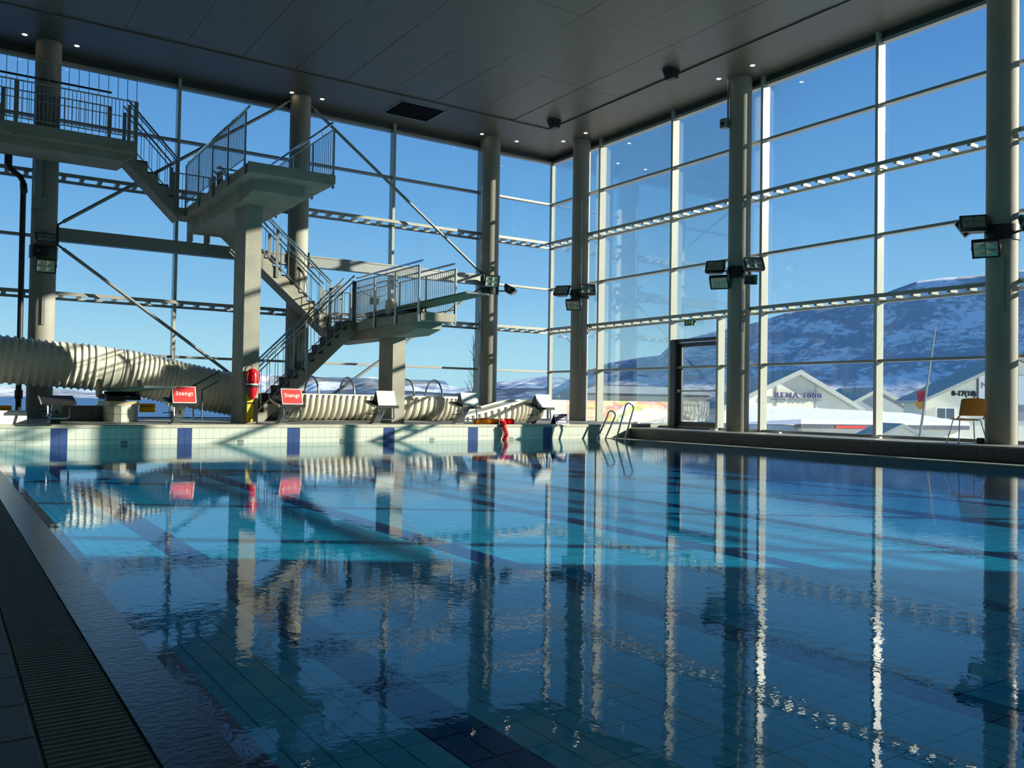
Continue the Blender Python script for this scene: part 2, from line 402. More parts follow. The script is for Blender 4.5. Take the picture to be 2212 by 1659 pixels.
tb = MB(); tb.prism([(0, 0, -0.05), (0, 0, -0.002), (0.158, 0, 0.003), (0.158, 0, -0.05)], (0, 0.297, 0))
repeat('edge_tile', tb, EDGE, ld, [(0.449, -2.3 + 0.3 * k, 0) for k in range(61)])
b = MB(); b.box((PX0 - 0.055, -2.3, -0.06), (PX0 + 0.012, PY1, -0.006)); b.build('edge_lip', LANE, ld)

grate = thing('overflow_grate', 'grey ribbed plastic overflow grate running along the pool edge', 'grate', (0.33, 2.0, 0))
slots = [-1.0 + 0.0305 * k for k in range(560)]
sv = sorted(slots, key=lambda y: vis(0.3, y) if vis(0.3, y) < 1e8 else 1e8 + abs(y))
sl_near, sl_rest = sv[:290], sv[290:]
tb = MB(); tb.prism([(0.232, -0.011, -0.03), (0.232, -0.011, -0.006), (0.232, -0.006, -0.001), (0.232, 0.006, -0.001), (0.232, 0.011, -0.006), (0.232, 0.011, -0.03)], (0.206, 0, 0))
repeat('slat', tb, GRATE, grate, [(0, y, 0) for y in sl_near])
b = MB()
for y in sl_rest: b.box((0.232, y - 0.010, -0.03), (0.438, y + 0.010, -0.002))
tag(b.build('slat_run', GRATE, grate), kind='stuff')
b = MB()
for x in (0.226, 0.300, 0.370, 0.444): b.box((x - 0.004, -1.0, -0.05), (x + 0.004, PY1, -0.012))
b.build('carrier_bar', GRATE, grate)

# ---- walls not glazed (out of view) and ceiling
w = struct('wall_left'); b = MB(); b.box((XL - 0.3, YR, -0.4), (XL, YB + 0.3, ZC + 0.3)); b.build('wall_face', PLASTER, w)
w = struct('wall_rear'); b = MB(); b.box((XL, YR - 0.3, -0.4), (XW + 0.3, YR, ZC + 0.3)); b.build('wall_face', PLASTER, w)

ceil = struct('ceiling', 'dark grey glossy metal panel ceiling with a plain border band')
XB, YBD = 13.85, 19.2           # inner edge of the border band
b = MB(); b.box((XB, YR, ZC), (XW + 0.35, YB + 0.35, ZC + 0.3)); b.build('border_band', BAND, ceil)
b = MB(); b.box((XL, YBD, ZC), (XB, YB + 0.35, ZC + 0.3)); b.build('border_band', BAND, ceil)
b = MB(); b.box((XL, YR, ZC + 0.10), (XB, YBD, ZC + 0.3)); b.build('ceiling_void', RUBBER, ceil)
k = 0
x = XB
pan = MB(); pan.box((0.004, 0.004, 0), (1.196, 2.996, 0.03))
proto = None
while x > XL:
    y = YBD; jj = 0
    while y > YR:
        if proto is None: proto = pan.build('ceiling_panel', CEIL, ceil, local=True); o = proto
        else: o = copy_part(proto, ceil, (0, 0, 0))
        o.location = (x - 1.2, y - 3.0, ZC + 0.028)
        o.rotation_euler = (random.uniform(-1, 1) * 0.0016, random.uniform(-1, 1) * 0.005, 0)
        y -= 3.0
    x -= 1.2

# ---- glazed walls
ZT = [(0.27, 0.06), (1.77, 0.05), (2.96, 0.13), (4.28, 0.06), (5.54, 0.16), (6.88, 0.07), (8.15, 0.18)]   # transom z centre-ish, height
ZROW = [0.27, 1.77, 3.02, 4.28, 5.62, 6.88, 8.15]
MY = [18.94 - 2.885 * k for k in range(0, 10)]           # right wall mullions
MX = [12.98 - 2.79 * k for k in range(0, 8)]             # back wall mullions
wr = struct('wall_right', 'glazed curtain wall facing the mountain'); wbk = struct('wall_back', 'glazed curtain wall facing the fjord')
# mullions: deep fins
tb = MB(); tb.box((-0.16, -0.035, 0), (0.06, 0.035, ZC - 0.25)); repeat('mullion', tb, ALU, wr, [(XW, y, ZL) for y in MY if y > YR])
tb = MB(); tb.box((-0.035, -0.16, 0), (0.035, 0.06, ZC - ZD)); repeat('mullion', tb, ALU, wbk, [(x, YB, ZD) for x in MX if x > XL])
b = MB(); b.box((XW - 0.05, YB - 0.05, ZD), (XW + 0.06, YB + 0.06, ZC)); b.build('corner_mullion', ALU, wr)
YRW = -2.5                        # the glazing ends here; solid wall towards the camera's back
b = MB(); b.box((XW, YR, -0.2), (XW + 0.3, YRW, ZC)); b.build('solid_bay', PLASTER, wr)
for i, zc in enumerate(ZROW):
    lad = i in (2, 4)
    hgt = {0: 0.07, 6: 0.07}.get(i, 0.055)
    # right wall
    b = MB()
    if lad:
        b.box((XW - 0.02, YRW, zc - 0.10), (XW + 0.06, YB, zc - 0.045)); b.box((XW - 0.30, YRW, zc - 0.022), (XW - 0.255, YB - 0.30, zc + 0.055))
    else: b.box((XW - 0.09, YRW, zc - hgt / 2), (XW + 0.06, YB, zc + hgt / 2))
    tr = b.build('transom', TRANS, wr)
    if lad:
        tb = MB(); tb.box((XW - 0.255, -0.035, zc - 0.055), (XW - 0.02, 0.035, zc + 0.0))
        ys = [YB - 0.42 - 0.36 * k for k in range(int((YB - 0.6 - 5.0) / 0.36))]
        repeat('rib', tb, ALU, tr, [(0, y, 0) for y in ys])
    b = MB()
    if lad:
        b.box((XL, YB - 0.02, zc - 0.10), (XW, YB + 0.06, zc - 0.045)); b.box((XL, YB - 0.30, zc - 0.022), (XW - 0.255, YB - 0.255, zc + 0.055))
    else: b.box((XL, YB - 0.09, zc - hgt / 2), (XW, YB + 0.06, zc + hgt / 2))
    tr = b.build('transom', TRANS, wbk)
    if lad:
        tb = MB(); tb.box((-0.045, YB - 0.255, zc - 0.055), (0.045, YB - 0.02, zc + 0.0))
        xs = [XW - 0.42 - 0.36 * k for k in range(int((XW - 0.4 - 0.2) / 0.36))]
        repeat('rib', tb, ALU, tr, [(x, 0, 0) for x in xs])
# low upstand below the glass
b = MB(); b.box((XW - 0.05, YRW, ZL), (XW + 0.06, YB, 0.27)); b.build('sill', FRAME, wr)
b = MB(); b.box((XL, YB - 0.05, ZD - 0.1), (XW, YB + 0.06, ZD + 0.02)); b.build('sill', FRAME, wbk)
# panes
DY0, DY1 = 14.48, 16.055        # door bay (between the mullion at 16.06 and the extra post)
ZR2 = ZROW + [ZC]
edges = [YB] + [y for y in MY if y > YRW] + [YRW]
for i in range(len(edges) - 1):
    ya, yb_ = edges[i + 1], edges[i]
    for r in range(6):
        if abs(yb_ - MY[1]) < 0.01 and r in (0, 1):
            b = MB(); b.box((XW + 0.012, ya, ZROW[r]), (XW + 0.024, DY0 - 0.03, ZROW[r + 1])); b.build('pane', GLASS, wr); continue
        b = MB(); b.box((XW + 0.012, ya, ZROW[r]), (XW + 0.024, yb_, ZROW[r + 1])); b.build('pane', GLASS, wr)
edges = [XW] + [x for x in MX if x > XL] + [XL]
for i in range(len(edges) - 1):
    xa, xb = edges[i + 1], edges[i]
    for r in range(6):
        b = MB(); b.box((xa, YB + 0.012, ZROW[r] if r else ZD), (xb, YB + 0.024, ZROW[r + 1])); b.build('pane', GLASS, wbk)
# head strips above the glass
b = MB(); b.box((XW - 0.06, YRW, 8.19), (XW + 0.06, YB, ZC)); b.build('head_strip', FRAME, wr)
b = MB(); b.box((XL, YB - 0.06, 8.19), (XW, YB + 0.06, ZC)); b.build('head_strip', FRAME, wbk)

# ---- door in the right wall
dr = struct('door_1', 'glazed exit door with push bar in the window wall')
def dbox(n, m, a, c, par=None):
    q = MB(); q.box(a, c); return q.build(n, m, par or dr)
dbox('door_post', ALU, (XW - 0.16, DY0 - 0.07, ZL), (XW + 0.06, DY0, 2.90))
dbox('door_jamb', FRAME, (XW - 0.17, DY1 - 0.20, ZL), (XW + 0.06, DY1 - 0.04, 2.46))
dbox('door_head', FRAME, (XW - 0.10, DY0, 2.40), (XW + 0.06, DY1, 2.48))
leaf = dbox('door_leaf', FRAME, (XW - 0.05, DY0 + 0.01, ZL + 0.02), (XW + 0.0, DY0 + 0.08, 2.38))
dbox('stile', FRAME, (XW - 0.05, DY1 - 0.33, ZL + 0.02), (XW, DY1 - 0.21, 2.38), leaf)
dbox('top_rail', FRAME, (XW - 0.05, DY0 + 0.08, 2.28), (XW, DY1 - 0.33, 2.38), leaf)
dbox('kick_rail', FRAME, (XW - 0.05, DY0 + 0.08, ZL + 0.02), (XW, DY1 - 0.33, ZL + 0.17), leaf)
dbox('pane', GLASS, (XW - 0.03, DY0 + 0.08, ZL + 0.17), (XW - 0.02, DY1 - 0.33, 2.28), leaf)
q = MB(); q.cyl((XW - 0.11, DY0 + 0.05, 1.18), (XW - 0.11, DY1 - 0.27, 1.18), 0.016); q.box((XW - 0.12, DY0 + 0.03, 1.15), (XW - 0.05, DY0 + 0.06, 1.21)); q.box((XW - 0.12, DY1 - 0.29, 1.15), (XW - 0.05, DY1 - 0.26, 1.21)); q.build('push_bar', STEEL, dr)
dbox('transom_pane', GLASS, (XW + 0.012, DY0, 2.48), (XW + 0.024, DY1, 2.92))
dbox('threshold', FRAME, (XW - 0.10, DY0, ZL), (XW + 0.06, DY1, ZL + 0.03))
ex = thing('exit_sign', 'green emergency exit sign hanging above the glazed door', 'sign', (XW - 0.12, 15.38, 2.80))
q = MB(); q.box((XW - 0.14, 15.21, 2.795), (XW - 0.10, 15.56, 2.945)); q.build('sign_box', GREENX, ex)
q = MB(); q.box((XW - 0.145, 15.26, 2.82), (XW - 0.14, 15.32, 2.92)); q.build('door_symbol', WHITES, ex)
q = MB(); q.box((XW - 0.145, 15.375, 2.83), (XW - 0.14, 15.39, 2.90)); q.prism([(XW - 0.145, 15.36, 2.89), (XW - 0.145, 15.405, 2.89), (XW - 0.145, 15.3825, 2.92)], (0.005, 0, 0)); q.build('arrow_symbol', WHITES, ex)
q = MB()
q.lathe([(0.001, -0.0025), (0.012, -0.0025), (0.012, 0.0025), (0.001, 0.0025)], (XW - 0.1425, 15.475, 2.908), 10, Matrix.Rotation(math.pi / 2, 4, 'Y'))
for a, c in (((15.475, 2.895), (15.485, 2.86)), ((15.485, 2.86), (15.51, 2.83)), ((15.485, 2.86), (15.455, 2.835)), ((15.455, 2.835), (15.465, 2.82)), ((15.48, 2.885), (15.445, 2.87)), ((15.48, 2.885), (15.51, 2.88))):
    q.cyl((XW - 0.1425, a[0], a[1]), (XW - 0.1425, c[0], c[1]), 0.006, 6)
q.build('running_figure', WHITES, ex)
q = MB()
for y in (15.27, 15.50): q.cyl((XW - 0.12, y, 2.945), (XW - 0.12, y, 2.98), 0.004, 6)
q.build('hanger', STEEL, ex)

# ================================================================== COLUMNS, BEAMS, BRACES
COLS = [((15.2, 7.72), ZL, 'thick round concrete column beside the orange chair'),
        ((15.2, 13.58), ZL, 'round concrete column next to the glazed exit door'),
        ((15.2, 19.45), ZD, 'round concrete column at the pool corner behind the blue arrow sign'),
        ((13.0, 20.80), ZD, 'round concrete column at the right end of the back steel beam'),
        ((7.38, 20.80), ZD, 'round concrete column standing behind the diving tower stairs'),
        ((1.83, 20.80), ZD, 'round concrete column behind the closed slide tube and black drain pipe')]
COLT = {}
for (x, y), z, lab in COLS:
    q = MB(); n = 40
    q.lathe([(0.25, 0.0), (0.25, ZC - z - 0.02), (0.245, ZC - z)], (x, y, z), n)
    c = thing('column', lab, 'column', (x, y, z), 'round concrete columns'); COLT[(x, y)] = c
    q.build('shaft', CONC2, c, smooth=True)
    if x > 14 or x == 13.0 or x == 1.83:
        # cable conduit strip up the camera side of the shaft
        a = math.atan2(-y, -x) + (0.35 if x != 13.0 else -0.9)
        if x == 1.83: a = math.atan2(-y, -x) + 0.1
        px_, py_ = x + 0.262 * math.cos(a), y + 0.262 * math.sin(a)
        zt = {15.2: 3.45, 13.0: 3.75, 1.83: 3.3}[x]
        M = Matrix.Translation((px_, py_, 0)) @ Matrix.Rotation(a, 4, 'Z')
        q = MB(); q.box((-0.02, -0.03, 2.3 if x != 15.2 or y > 15 else 2.5), (0.012, 0.03, zt), M); q.build('conduit', GALV, c)

def beam(x0, x1, lab):
    t = thing('steel_beam', lab, 'beam', ((x0 + x1) / 2, 20.8, 4.12), 'horizontal steel beams between back columns')
    q = MB(); q.box((x0, 20.70, 4.36), (x1, 20.90, 4.40)); q.build('flange', GALV, t)
    q = MB(); q.box((x0, 20.70, 4.12), (x1, 20.90, 4.16)); q.build('flange', GALV, t)
    q = MB(); q.box((x0 + 0.0, 20.715, 4.16), (x1, 20.885, 4.36)); q.build('web', GALV, t)
    for xx in (x0, x1 - 0.02):
        q = MB(); q.box((xx, 20.66, 4.05), (xx + 0.02, 20.94, 4.47)); q.build('end_plate', FRAME, t)
beam(2.08, 7.13, 'grey steel beam running behind the five metre diving platform')
beam(7.63, 12.75, 'pale sunlit steel beam behind the springboard railings')
def rod(a, c, lab):
    t = thing('brace_rod', lab, 'brace', a, 'diagonal steel brace rods')
    a, c = Vector(a), Vector(c); d = (c - a).normalized()
    q = MB(); q.cyl(a + d * 0.15, c - d * 0.15, 0.038, 10); q.build('rod', GALV, t, smooth=True)
    q = MB(); q.cyl(a, a + d * 0.17, 0.022, 8); q.cyl(c - d * 0.17, c, 0.022, 8); q.build('fork_end', FRAME, t, smooth=True)
rod((2.07, 20.8, 4.46), (7.14, 20.8, 8.20), 'diagonal steel rod rising from beam to ceiling behind the upper stairs')
rod((2.07, 20.8, 4.06), (7.14, 20.8, 0.45), 'diagonal steel rod slanting down behind the closed slide tube')
rod((7.62, 20.8, 8.18), (12.76, 20.8, 4.44), 'diagonal steel rod falling from the ceiling to the sunlit beam')
rod((12.76, 20.8, 4.06), (7.62, 20.8, 0.42), 'diagonal steel rod passing under the three metre springboard platform')

# ================================================================== DIVING TOWER
def railing(par, a, b, nposts, nb, H=0.92, drop=0.2, hoff=(0, 0), name='railing', hand=True, post=True, ext=0.05):
    """frame + posts + balusters + handrail between base points a and b (may slope)"""
    a, b = Vector(a), Vector(b); d = b - a; L = d.length; zz = Vector((0, 0, 1))
    def rail(q, h, r): q.cyl(a + zz * h, b + zz * h, r, 6)
    q = MB(); rail(q, 0.09, 0.012); rail(q, H, 0.014); fr = q.build(name, STEEL, par)
    dh = Vector((d.x, d.y, 0)).normalized()
    if post:
        ang = math.atan2(dh.y, dh.x)
        tb = MB(); tb.box((-0.035, -0.012, -drop), (0.035, 0.012, H + 0.01), Matrix.Rotation(ang, 4, 'Z'))
        repeat('post', tb, STEEL, fr, [a + d * (i / (nposts - 1)) for i in range(nposts)])
    tb = MB(); tb.cyl((0, 0, 0.09), (0, 0, H), 0.0065, 6)
    skip = set(round(i / (nposts - 1), 3) for i in range(nposts)) if post else set()
    locs = [a + d * ((i + 0.5) / nb) for i in range(nb)]
    repeat('baluster', tb, STEEL, fr, locs)
    if hand:
        o = Vector((hoff[0], hoff[1], 0)); dn = d.normalized()
        q = MB(); q.cyl(a + zz * (H + 0.10) + o - dn * ext, b + zz * (H + 0.10) + o + dn * ext, 0.021, 8)
        for i in range(max(2, nposts - 1)):
            p = a + d * ((i + 0.5) / max(2, nposts - 1)); q.cyl(p + zz * H, p + zz * (H + 0.10) + o, 0.006, 5)
        q.build('handrail', CHROME, fr, smooth=True)
    return fr

def flight(par, x0, z0, x1, z1, ya, yb, n, name='stair_flight'):
    """concrete saw-tooth flight along X with dark tread boards"""
    run, rise = (x1 - x0) / n, (z1 - z0) / n
    pts = [(x0, ya, z0)]
    for i in range(n):
        pts.append((x0 + run * i, ya, z0 + rise * (i + 1))); pts.append((x0 + run * (i + 1), ya, z0 + rise * (i + 1)))
    th = 0.26
    pts.append((x1, ya, z1 - th)); s = 1 if run > 0 else -1
    pts.append((x0 + s * 0.20, ya, z0 if z0 < 1 else z0 - th + 0.12)) if z0 < 1 else pts.append((x0, ya, z0 - th))
    q = MB(); q.prism(pts, (0, yb - ya, 0)); fl_ = q.build(name, CONC, par)
    tb = MB(); a = abs(run)
    tb.box((-a / 2 - 0.02, 0.02, 0.0), (a / 2 + 0.005, yb - ya - 0.02, 0.035)); tb.box((s * (-a / 2) - 0.012, 0.02, -rise + 0.03), (s * (-a / 2) + 0.012, yb - ya - 0.02, 0.0))
    repeat('tread', tb, DARKST, fl_, [(x0 + run * (i + 0.5), ya, z0 + rise * (i + 1)) for i in range(n)])
    return fl_

tw = thing('diving_tower', 'concrete diving tower with a five metre platform, stairs and steel railings', 'diving tower', (5.2, 17.5, ZD))
q = MB(); q.box((4.5, 15.28, 4.83), (6.1, 19.9, 5.0)); q.box((4.35, 19.9, 4.83), (5.2, 20.6, 5.0)); q.build('platform', CONC, tw)
q = MB(); q.box((4.485, 15.262, 4.85), (6.115, 15.28, 5.012)); q.build('platform_nosing', CONC, tw)
q = MB(); q.prism([(4.72, 15.75, 4.83), (4.72, 15.75, 4.63), (4.72, 16.2, 4.56), (4.72, 20.55, 4.56), (4.72, 20.55, 4.83)], (0.98, 0, 0)); q.build('platform_beam', CONC, tw)
q = MB(); q.box((4.90, 16.72, ZD), (5.21, 17.46, 4.57)); q.build('pillar', CONC, tw)
for x in (4.72, 5.1):
    q = MB(); q.box((x, 20.55, 4.40), (x + 0.10, 20.72, 4.85)); q.build('bearing_stub', CONC, tw)
q = MB(); q.box((7.95, 15.25, 2.43), (8.72, 20.5, 2.6)); q.build('springboard_platform', CONC, tw)
q = MB(); q.prism([(8.05, 15.6, 2.43), (8.05, 15.6, 2.30), (8.05, 16.15, 2.20), (8.05, 20.4, 2.20), (8.05, 20.4, 2.43)], (0.56, 0, 0)); q.build('springboard_platform_beam', CONC, tw)
q = MB(); q.box((8.2, 17.0, ZD), (8.5, 17.7, 2.21)); q.build('springboard_pillar', CONC, tw)
f1 = flight(tw, 5.70, ZD, 7.95, 2.6, 18.5, 19.2, 12)
f2 = flight(tw, 7.95, 2.6, 5.20, 5.0, 19.92, 20.48, 13)
# platform railings
railing(tw, (4.47, 15.42, 5.0), (4.47, 19.80, 5.0), 5, 44, hoff=(0.05, 0))
railing(tw, (6.13, 15.42, 5.0), (6.13, 19.80, 5.0), 5, 44, hoff=(-0.05, 0))
railing(tw, (5.2, 19.95, 5.0), (6.08, 19.95, 5.0), 2, 8)
railing(tw, (4.40, 20.58, 5.0), (5.2, 20.58, 5.0), 2, 7, hand=False)
railing(tw, (7.92, 15.30, 2.6), (7.92, 18.42, 2.6), 4, 40, hoff=(0.05, 0))
railing(tw, (8.75, 15.30, 2.6), (8.75, 20.40, 2.6), 5, 60, hoff=(-0.05, 0))
railing(tw, (7.98, 20.5, 2.6), (8.7, 20.5, 2.6), 2, 6, hand=False)
railing(tw, (7.92, 19.24, 2.6), (7.92, 19.88, 2.6), 2, 5, hand=False)
for y in (18.48, 19.22):
    railing(tw, (5.72, y, ZD + 0.10), (7.9, y, 2.62), 3, 12, hoff=(0, 0.05 if y < 19 else -0.05))
for y in (19.90, 20.50):
    railing(tw, (7.9, y, 2.70), (5.25, y, 5.02), 3, 14, hoff=(0, 0.05 if y < 20 else -0.05))

q = MB(); q.tube([(7.93, 18.3, 3.36), (8.12, 18.3, 3.24), (8.33, 18.3, 3.19), (8.55, 18.3, 3.24), (8.74, 18.3, 3.36)], 0.007, 5); ch = q.build('barrier_chain', STEEL, tw, smooth=True)
q = MB(); q.box((8.22, 18.292, 3.02), (8.44, 18.306, 3.18)); q.build('chain_sign', CREAM, ch)
gal = thing('access_gallery', 'high concrete gallery slab with tall barred railing under the ceiling', 'gallery', (1.5, 19.8, 5.85))
q = MB(); q.box((-3.5, 19.2, 5.88), (3.35, 20.54, 6.1)); q.build('gallery_slab', CONC, gal)
q = MB(); q.prism([(-3.5, 19.45, 5.88), (-3.5, 19.45, 5.72), (3.15, 19.45, 5.72), (3.35, 19.45, 5.88)], (0, 0.95, 0)); q.build('gallery_beam', CONC, gal)
flight(gal, 4.35, 5.0, 3.25, 6.1, 19.92, 20.48, 5)
railing(gal, (-1.0, 19.22, 6.1), (3.32, 19.22, 6.1), 3, 60, H=0.82, drop=0.25, hoff=(0, 0.05), hand=False)
railing(gal, (-1.0, 20.50, 6.1), (3.0, 20.50, 6.1), 5, 30, H=1.02, drop=0.0, hand=False)
q = MB()
zt = 7.38
q.cyl((-1.0, 19.22, zt), (3.32, 19.22, zt), 0.012, 6)
q.cyl((-1.0, 19.22, 6.58), (3.05, 19.22, 6.58), 0.010, 6)
hi = q.build('upper_bar_frame', STEEL, gal)
tb = MB(); tb.cyl((0, 0, 6.92), (0, 0, zt), 0.0065, 6)
repeat('upper_bar', tb, STEEL, hi, [(-1.0 + 0.18 * k, 19.22, 0) for k in range(25)])
q = MB(); q.cyl((-1.0, 19.28, 7.04), (2.85, 19.28, 7.04), 0.022, 8); q.build('light_rail', BLACK, gal, smooth=True)
for y in (19.90, 20.50):
    railing(gal, (4.3, y, 5.08), (3.3, y, 6.12), 2, 6, hoff=(0, 0.05 if y < 20 else -0.05))
q = MB(); q.box((-1.2, 19.24, 6.1), (0.92, 19.75, 6.42)); q.build('concrete_kerb', CONC, gal)
q = MB(); q.box((1.60, 20.45, 4.75), (1.74, 20.56, 5.75)); q.box((1.56, 20.43, 4.70), (1.82, 20.56, 4.95)); q.build('bracket', GALV, gal)

# ---- springboards
def board(par, x, ya, yb, za, zb, w=0.50):
    """tapering green board from rear ya to tip yb"""
    n = 12; vs = []; fs = []
    for i in range(n + 1):
        t = i / n; y = ya + (yb - ya) * t; z = za + (zb - za) * t; th = 0.055 - 0.03 * abs(t - 0.4) / 0.6
        for sx_, sz in ((-1, 0), (1, 0), (1, -th), (-1, -th)): vs.append((x + sx_ * w / 2, y, z + sz))
    for i in range(n):
        for k in range(4): fs.append((i * 4 + k, i * 4 + (k + 1) % 4, i * 4 + 4 + (k + 1) % 4, i * 4 + 4 + k))
    fs += [(3, 2, 1, 0), (n * 4, n * 4 + 1, n * 4 + 2, n * 4 + 3)]
    q = MB(); q.add(vs, fs); o = q.build('board', GREENB, par)
    q = MB(); q.box((x - w / 2, yb - 0.004, zb - 0.03), (x + w / 2, yb + 0.02, zb + 0.004)); q.build('tip_strip', STEEL, o)
    return o
def fulcrum(par, x, y, z0, z1, wheelx):
    q = MB(); q.box((x - 0.30, y - 0.45, z0 + 0.02), (x + 0.30, y + 0.55, z0 + 0.09)); q.box((x - 0.30, y - 0.35, z0 + 0.09), (x - 0.24, y + 0.35, z1 - 0.10)); q.box((x + 0.24, y - 0.35, z0 + 0.09), (x + 0.30, y + 0.35, z1 - 0.10)); q.build('fulcrum_frame', BLACK, par)
    q = MB(); q.cyl((x - 0.28, y, z1 - 0.10), (x + 0.28, y, z1 - 0.10), 0.045, 14); q.build('fulcrum_roller', RUBBER, par, smooth=True)
    for sx_ in (-1, 1):
        q = MB(); q.lathe([(0.001, -0.04), (0.17, -0.04), (0.185, -0.02), (0.185, 0.02), (0.17, 0.04), (0.001, 0.04)], (wheelx + (0.0 if sx_ < 0 else 0.72), y + 0.25, z0 + 0.24), 22, Matrix.Rotation(math.pi / 2, 4, 'Y')); q.build('adjusting_wheel', CREAM, par, smooth=True)
sp3 = thing('springboard', 'green three metre springboard jutting from the railed concrete platform', 'springboard', (8.35, 17.2, 2.6))
board(sp3, 8.40, 18.4, 13.85, 2.82, 2.875); fulcrum(sp3, 8.35, 16.6, 2.6, 2.83, 8.04)
q = MB(); q.box((8.12, 17.85, 2.6), (8.62, 18.45, 2.68)); q.box((8.15, 18.2, 2.68), (8.6, 18.35, 2.79)); q.build('rear_anchor', GALV, sp3)

pl = thing('springboard_plinth', 'low tiled plinth with rounded front carrying the one metre board', 'plinth', (3.0, 18.3, ZD))
R_ = 0.28; cx_, cy_ = 3.0, 18.08
poly = [(cx_ - R_, 19.3, ZD), (cx_ - R_, cy_, ZD)] + [(cx_ - R_ * math.cos(t), cy_ - R_ * math.sin(t), ZD) for t in [math.pi * k / 14 for k in range(1, 14)]] + [(cx_ + R_, cy_, ZD), (cx_ + R_, 19.3, ZD)]
q = MB(); q.prism(poly, (0, 0, 0.31)); q.build('plinth_core', GROUT, pl)
q = MB(); q.prism([(p[0], p[1], ZD + 0.31) for p in poly], (0, 0, 0.012)); q.build('plinth_top', GREYS, pl)
for k in range(7):
    t0, t1 = math.pi * (k + 0.03) / 7, math.pi * (k + 0.97) / 7
    for z in (0.003, 0.158):
        q = MB(); rr = R_ + 0.009
        a0, a1 = (cx_ - rr * math.cos(t0), cy_ - rr * math.sin(t0)), (cx_ - rr * math.cos(t1), cy_ - rr * math.sin(t1))
        b0, b1 = (cx_ - (R_ - 0.02) * math.cos(t0), cy_ - (R_ - 0.02) * math.sin(t0)), (cx_ - (R_ - 0.02) * math.cos(t1), cy_ - (R_ - 0.02) * math.sin(t1))
        q.prism([(a0[0], a0[1], ZD + z), (a1[0], a1[1], ZD + z), (b1[0], b1[1], ZD + z), (b0[0], b0[1], ZD + z)], (0, 0, 0.148)); q.build('tile', WHITET, pl)
tb = MB(); tb.box((cx_ - R_ - 0.009, 0.002, 0), (cx_ - R_, 0.242, 0.148))
repeat('side_tile', tb, WHITET, pl, [(0, cy_ + 0.245 * k, ZD + z) for k in range(5) for z in (0.003, 0.158)])
q = MB(); q.box((1.98, 18.42, ZD), (2.71, 18.72, ZD + 0.30)); q.build('side_wing', GROUT, pl)
tb = MB(); tb.box((0.002, 18.41, 0), (0.178, 18.42, 0.146)); repeat('shade_toned_wing_tile', tb, LEDGET, pl, [(1.98 + 0.182 * k, 0, ZD + z) for k in range(4) for z in (0.003, 0.153)])  # shade on the wing is put into a dark tile colour
sp1 = thing('springboard', 'green one metre springboard on the tiled plinth beside block six', 'springboard', (3.05, 18.2, ZD + 0.322))
q = MB(); q.box((2.74, 17.85, ZD + 0.322), (3.26, 19.25, ZD + 0.40)); q.build('base_slab', CREAM, sp1)
board(sp1, 3.05, 19.45, 14.95, 0.965, 1.0); fulcrum(sp1, 3.0, 18.35, ZD + 0.40, 0.97, 2.66)
q = MB(); q.box((2.85, 18.95, ZD + 0.40), (3.2, 19.2, 0.92)); q.build('rear_anchor', CREAM, sp1)

# ================================================================== STARTING BLOCKS AND SIGNS
def place(o, loc):
    o.location = loc
def starting_block(num, x, extra):
    t = thing('starting_block', extra, 'starting block', (x, PY1 + 0.35, ZD), 'starting blocks along the pool end', rot=(0, 0, 0))
    # local: +y away from pool, z from deck
    q = MB(); q.prism([(-0.075, 0.27, 0), (-0.075, 0.45, 0), (-0.075, 0.10, 0.40), (-0.075, -0.10, 0.36)], (0.15, 0, 0)); q.build('pedestal', GALV, t, local=True)
    q = MB(); q.box((-0.11, 0.23, 0), (0.11, 0.49, 0.012)); q.build('foot_plate', GALV, t, local=True)
    q = MB(); q.prism([(-0.26, -0.26, 0.335), (-0.26, -0.26, 0.375), (-0.26, 0.26, 0.485), (-0.26, 0.26, 0.445)], (0.52, 0, 0)); p = q.build('platform', BLACK, t, local=True)
    q = MB(); q.prism([(-0.272, -0.26, 0.335), (-0.272, -0.26, 0.378), (-0.272, 0.26, 0.488), (-0.272, 0.26, 0.445)], (0.012, 0, 0)); q.build('end_cap', COPING, p, local=True)
    q = MB(); q.prism([(-0.255, -0.255, 0.376), (-0.255, -0.255, 0.381), (-0.255, 0.255, 0.489), (-0.255, 0.255, 0.484)], (0.51, 0, 0)); q.build('grip_surface', RUBBER, p, local=True)
    q = MB(); w, r = 0.165, 0.05
    pts = [(-w, -0.20, 0.34), (-w, -0.23, 0.16)] + [(-w + r * (1 - math.cos(a)), -0.235, 0.16 - r * math.sin(a)) for a in (0.5, 1.0, 1.571)]
    pts += [(w - r * (1 - math.cos(a)), -0.235, 0.16 - r * math.sin(a)) for a in (1.571, 1.0, 0.5)] + [(w, -0.23, 0.16), (w, -0.20, 0.34)]
    q.tube(pts, 0.014, 8); q.build('grip_handle', CHROME, t, local=True, smooth=True)
    q = MB(); q.cyl((-0.30, 0.05, 0.21), (-0.06, 0.05, 0.21), 0.009, 6); q.build('foot_rest', BLACK, t, local=True)
    # number painted on the sloping pedestal front
    n = Vector((0, -0.36, -0.37)).normalized(); u = Vector((0, -0.37, 0.36)).normalized()
    M = basis((1, 0, 0), u, n, Vector((0.0, 0.27, 0)) + (Vector((0, -0.10, 0.36)) - Vector((0, 0.27, 0))) * 0.60 + n * 0.002)
    lettering(num, 0.13, BLACK, t, M, 'number', bold=0.002)
    return t
EXTRA = {'6': 'bare starting block number 6 with dark sloping top',
         '5': 'starting block with red closed sign beside the one metre springboard, numbered 5', '4': 'starting block with red closed sign beside the rescue buoy pillar, numbered 4',
         '3': 'starting block number 3 in front of the concrete springboard pillar', '2': 'starting block number 2 beside the coiled lane rope',
         '1': 'starting block number 1 nearest the blue arrow sign'}
